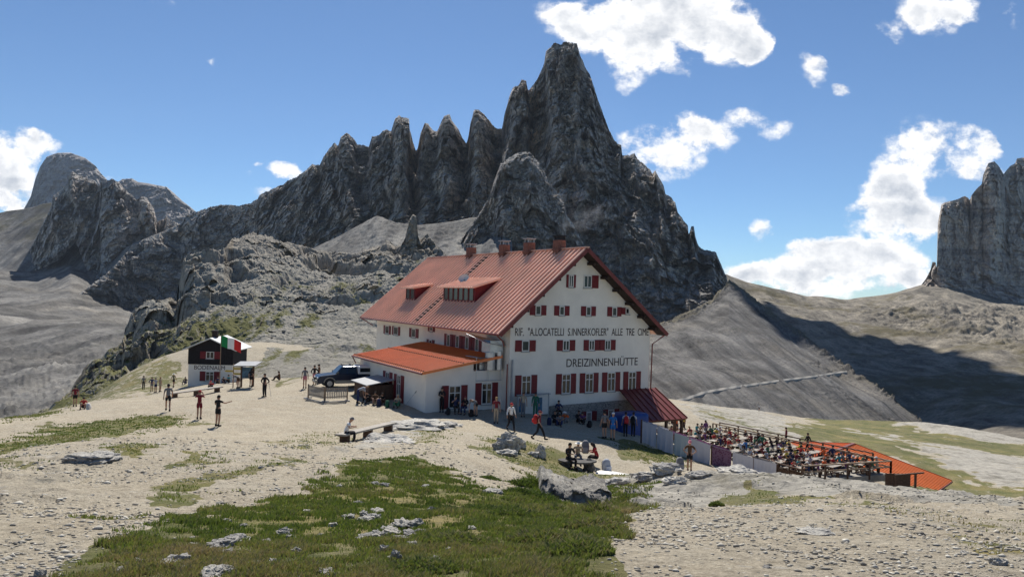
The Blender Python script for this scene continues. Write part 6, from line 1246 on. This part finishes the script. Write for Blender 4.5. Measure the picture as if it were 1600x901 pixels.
def trimesh(name, V, F, m, attr=None):
    me = bpy.data.meshes.new(name); V = V.reshape(-1, 3); me.vertices.add(len(V)); me.vertices.foreach_set('co', V.reshape(-1).astype(np.float32)); me.loops.add(F.size); me.loops.foreach_set('vertex_index', F.reshape(-1).astype(np.int32)); me.polygons.add(len(F)); me.polygons.foreach_set('loop_start', np.arange(0, F.size, 3, dtype=np.int32)); me.polygons.foreach_set('loop_total', np.full(len(F), 3, dtype=np.int32)); me.update(calc_edges=True)
    if attr is not None: at = me.attributes.new('tone', 'FLOAT', 'POINT'); at.data.foreach_set('value', attr.astype(np.float32))
    me.materials.append(m); o = bpy.data.objects.new(name, me); COL.objects.link(o); return o
m, t, b = mat('pebble'); l = t.links.new; at = N(t, 'ShaderNodeAttribute', attribute_name='tone'); l(ramp(t, at.outputs['Fac'], [(0, (.20, .18, .15)), (.5, (.38, .345, .28)), (1, (.54, .51, .44))]), b.inputs['Base Color']); b.inputs['Roughness'].default_value = .95
tag(trimesh('pebbles', Vv, Ff, m, np.repeat(rng.random(n), 6)), 'fine pebbles strewn over the gravel', None, kind='stuff')
# ------------------------------------------------------------------ grass
m, t, b = mat('grass_blades'); l = t.links.new; at = N(t, 'ShaderNodeAttribute', attribute_name='tone'); l(ramp(t, at.outputs['Fac'], [(0, (.07, .09, .03)), (.3, (.14, .16, .055)), (.52, (.22, .215, .085)), (.75, (.32, .25, .13)), (1, (.44, .35, .21))]), b.inputs['Base Color']); b.inputs['Roughness'].default_value = .7; b.inputs['Specular IOR Level'].default_value = .25
tr_ = N(t, 'ShaderNodeBsdfTranslucent'); l(ramp(t, at.outputs['Fac'], [(0, (.05, .10, .01)), (.6, (.16, .22, .03)), (1, (.25, .2, .08))]), tr_.inputs[0]); mxs = N(t, 'ShaderNodeMixShader', ins={0: .3}); l(b.outputs[0], mxs.inputs[1]); l(tr_.outputs[0], mxs.inputs[2]); l(mxs.outputs[0], [n for n in t.nodes if n.type == 'OUTPUT_MATERIAL'][0].inputs[0]); GRASSM = m
def blades(n, gen_r, polys, hfun, name, label, dens=None):
    az = np.radians(rng.uniform(-38, 38, n)); r_ = gen_r(rng.random(n)); x = r_*np.sin(az); y = r_*np.cos(az)
    q = np.column_stack([x, y, x*0]); jj = np.column_stack([x, y])+np.column_stack([fbm(q/1.1, 4), fbm(q/1.1+40, 4)])*.45*np.clip(r_/8, .5, 3)[:, None]
    w_ = np.zeros(n)
    for pl, k_ in polys: w_ = np.maximum(w_, inpoly(jj[:, 0], jj[:, 1], pl)*k_)
    cl_ = fbm(q/.5+3, 4, 2.2, .6); big = fbm(q/3+9, 3); kp = rng.random(n) < w_**1.5*np.clip(.50+cl_*1.2+big*.5, .03, 1)
    x, y, r_, cl_, big = x[kp], y[kp], r_[kp], cl_[kp], big[kp]; n = len(x); z = hfine(np.column_stack([x, y])); h = hfun(x, y, r_)*(.6+.7*rng.random(n))*np.clip(1+cl_*.9, .35, 1.9); a = rng.random(n)*6.28; wd = (.0016+.00055*r_)*(.7+.6*rng.random(n)); ln = h*rng.uniform(.15, .75, n); b_ = rng.random(n)*6.28
    dx, dy = np.cos(a)*wd, np.sin(a)*wd; lx, ly = np.cos(b_)*ln+h*.12, np.sin(b_)*ln
    V = np.stack([np.stack([x-dx, y-dy, z-.01], -1), np.stack([x+dx, y+dy, z-.01], -1), np.stack([x+dx*.7+lx*.35, y+dy*.7+ly*.35, z+h*.6], -1), np.stack([x-dx*.7+lx*.35, y-dy*.7+ly*.35, z+h*.6], -1), np.stack([x+lx, y+ly, z+h*.95], -1)], 1)
    F = (np.array([(0,1,2),(0,2,3),(3,2,4)])[None]+5*np.arange(n)[:, None, None]).reshape(-1, 3)
    dry = np.clip(np.clip((x-.8)/4, 0, .22)*(r_ < 16)+np.clip((9-r_)/14, 0, .25), 0, .4)
    tone = np.clip(.42+big*.34+cl_*.15+.13*rng.normal(size=n)+dry*.8+(rng.random(n) < .05)*.35, 0, 1)
    print(name, n); return tag(trimesh(name, V, F, GRASSM, np.repeat(tone, 5)), label, None, kind='stuff')
def hf(x, y, r_): return .028+.0014*r_+.032*np.clip((x-.2)/2.2, 0, 1)*(r_ < 17)*(x > .2)
blades(850000, lambda u: 3.8*np.exp(u**.9*2.05), [GP[0]]+GP[20:], hf, 'grass', 'short green alpine grass covering the front mound')
blades(140000, lambda u: 5+u*22, [(p_, k_*.7) for p_, k_ in GP[10:13]], lambda x, y, r_: .028+.0*r_, 'grass', 'sparse low grass on the right gravel')
blades(420000, lambda u: 12+u*58, GP[:10]+GP[13:], lambda x, y, r_: .022+.0006*r_, 'grass', 'low grass patches on the gravel farther back')
# tall tufts and low shrubs around the outcrop
def tufts():
    out = []; C0 = [(832,762,34,.34,.12),(845,785,30,.26,.15),(975,795,40,.42,.5),(955,782,30,.36,.45),(870,800,26,.24,.4),(935,806,34,.3,.5),(760,795,40,.16,.2),(800,808,46,.2,.3),(720,850,60,.14,.45),(860,850,70,.18,.5),(900,870,60,.18,.4),(930,830,50,.18,.55),(1009,770,14,.22,.2),(700,800,30,.12,.1),(660,890,60,.1,.4),(1120,778,12,.16,.2),(770,750,20,.14,.2),(985,770,22,.3,.4),(815,780,30,.25,.12)]
    XS = []; 
    for u, v, w_, h, tn in C0:
        p_ = hit(u, v); s_ = p_[1]/FPX; n = int(900+w_*22); rr = np.sqrt(rng.random(n))*w_*s_; a = rng.random(n)*6.28; x = p_[0]+rr*np.cos(a); y = p_[1]+rr*np.sin(a)*.8; XS.append(np.column_stack([x, y, np.full(n, h*.75)*(1.1-.7*rr/(w_*s_))*rng.uniform(.5, 1.2, n), np.clip(tn+.12+.15*rng.normal(size=n), 0, 1)]))
    A_ = np.concatenate(XS); x, y, h, tn = A_.T; n = len(x); z = hfine(A_[:, :2]); r_ = np.hypot(x, y); wd = (.003+.0009*r_); a = rng.random(n)*6.28; b_ = rng.random(n)*6.28; ln = h*rng.uniform(.2, .8, n); dx, dy = np.cos(a)*wd, np.sin(a)*wd; lx, ly = np.cos(b_)*ln, np.sin(b_)*ln
    V = np.stack([np.stack([x-dx, y-dy, z-.02], -1), np.stack([x+dx, y+dy, z-.02], -1), np.stack([x+dx*.8+lx*.35, y+dy*.8+ly*.35, z+h*.6], -1), np.stack([x-dx*.8+lx*.35, y-dy*.8+ly*.35, z+h*.6], -1), np.stack([x+lx, y+ly, z+h*.9], -1)], 1)
    F = (np.array([(0,1,2),(0,2,3),(3,2,4)])[None]+5*np.arange(n)[:, None, None]).reshape(-1, 3); tag(trimesh('tall_grass', V, F, GRASSM, np.repeat(tn, 5)), 'taller grass tufts and herbs around the pale outcrop', None, kind='stuff')
tufts()
# ------------------------------------------------------------------ trail on the scree
vs = []; tp_ = []; bpy.context.view_layer.update()
TR = [(np.interp(x, [c[0] for c in TR], [c[0] for c in TR]), np.interp(x, [c[0] for c in TR], [c[1] for c in TR])) for x in np.linspace(1040, 1326, 58)]
for u, v in TR:
    r_ = ray(u, v); ok_, lo_, nn_, _ = RSO.ray_cast(Vector(CAMP), Vector(r_).normalized()); tp_.append(np.array(lo_)-r_*1.2+np.array([0, 0, .3]) if ok_ else tp_[-1])
tp_ = np.array(tp_); uu = np.linspace(0, len(tp_)-1, 120); kr = np.ones(5)/5; tp_ = np.stack([np.convolve(np.pad(tp_[:, i], 2, mode='edge'), kr, 'valid') for i in range(3)], 1); tp_ = np.stack([np.interp(uu, np.arange(len(tp_)), tp_[:, i]) for i in range(3)], 1)
g = MB(); 
for i, q in enumerate(tp_): w_ = .8*(1+.3*math.sin(i*.9)); vs += [q+np.array([0, -w_, -.2]), q+np.array([0, w_, .45]), q+np.array([0, -w_-1, -3.])]
g.add(vs, [(3*i, 3*i+3, 3*i+4, 3*i+1) for i in range(len(tp_)-1)]+[(3*i+2, 3*i+5, 3*i+3, 3*i) for i in range(len(tp_)-1)]); o = g.build('path', simple('trail_gravel', (.34, .315, .275), .95, .1, 1)); tag(o, kind='structure')
# ------------------------------------------------------------------ smoke and haze
def vol(name, dens, col, noise=None, aniso=.2):
    m = bpy.data.materials.new(name); m.use_nodes = True; t = m.node_tree; t.nodes.clear(); o = N(t, 'ShaderNodeOutputMaterial'); v = N(t, 'ShaderNodeVolumePrincipled'); v.inputs['Color'].default_value = (*col, 1); v.inputs['Density'].default_value = dens; v.inputs['Anisotropy'].default_value = aniso; t.links.new(v.outputs[0], o.inputs['Volume']); return m, t, v
ms_, t_, v_ = vol('chimney_smoke', 0., (.75, .78, .85)); tc = N(t_, 'ShaderNodeTexCoord'); nn_ = nois(t_, tc.outputs['Object'], 1.3, 5, .6); ln_ = vm(t_, 'LENGTH', tc.outputs['Object']); mp = N(t_, 'ShaderNodeMapping'); mp.inputs['Scale'].default_value = (.38, .9, .9); t_.links.new(tc.outputs['Object'], mp.inputs[0]); t_.links.new(mp.outputs[0], ln_.inputs[0])
t_.links.new(mth(t_, 'MULTIPLY', mth(t_, 'MULTIPLY', mr(t_, nn_, .45, .7), mr(t_, ln_.outputs['Value'], .2, 1., 1., 0.)), .30), v_.inputs['Density'])
q = hw(-.1, 3.7, RZ0+2.5); ms_o = bpy.data.objects.new('smoke', rockmesh('smoke', 5.2, 2.2, 2.2, 2, ms_, 2, .1)); COL.objects.link(ms_o); ms_o.location = (q[0]+2.0, q[1], q[2]); ms_o.rotation_euler = (0, -.45, 0); tag(ms_o, 'faint bluish smoke drifting from the chimney nearest the gable', None, kind='stuff')
mh, _, _ = vol('air_haze', .00003, (.70, .82, 1.0), aniso=0.)
g = MB(); g.box(-4800, 4800, -60, 5000, -420, 1150); o = g.build('haze', mh); tag(o, 'thin blue summer air haze', None, kind='stuff')
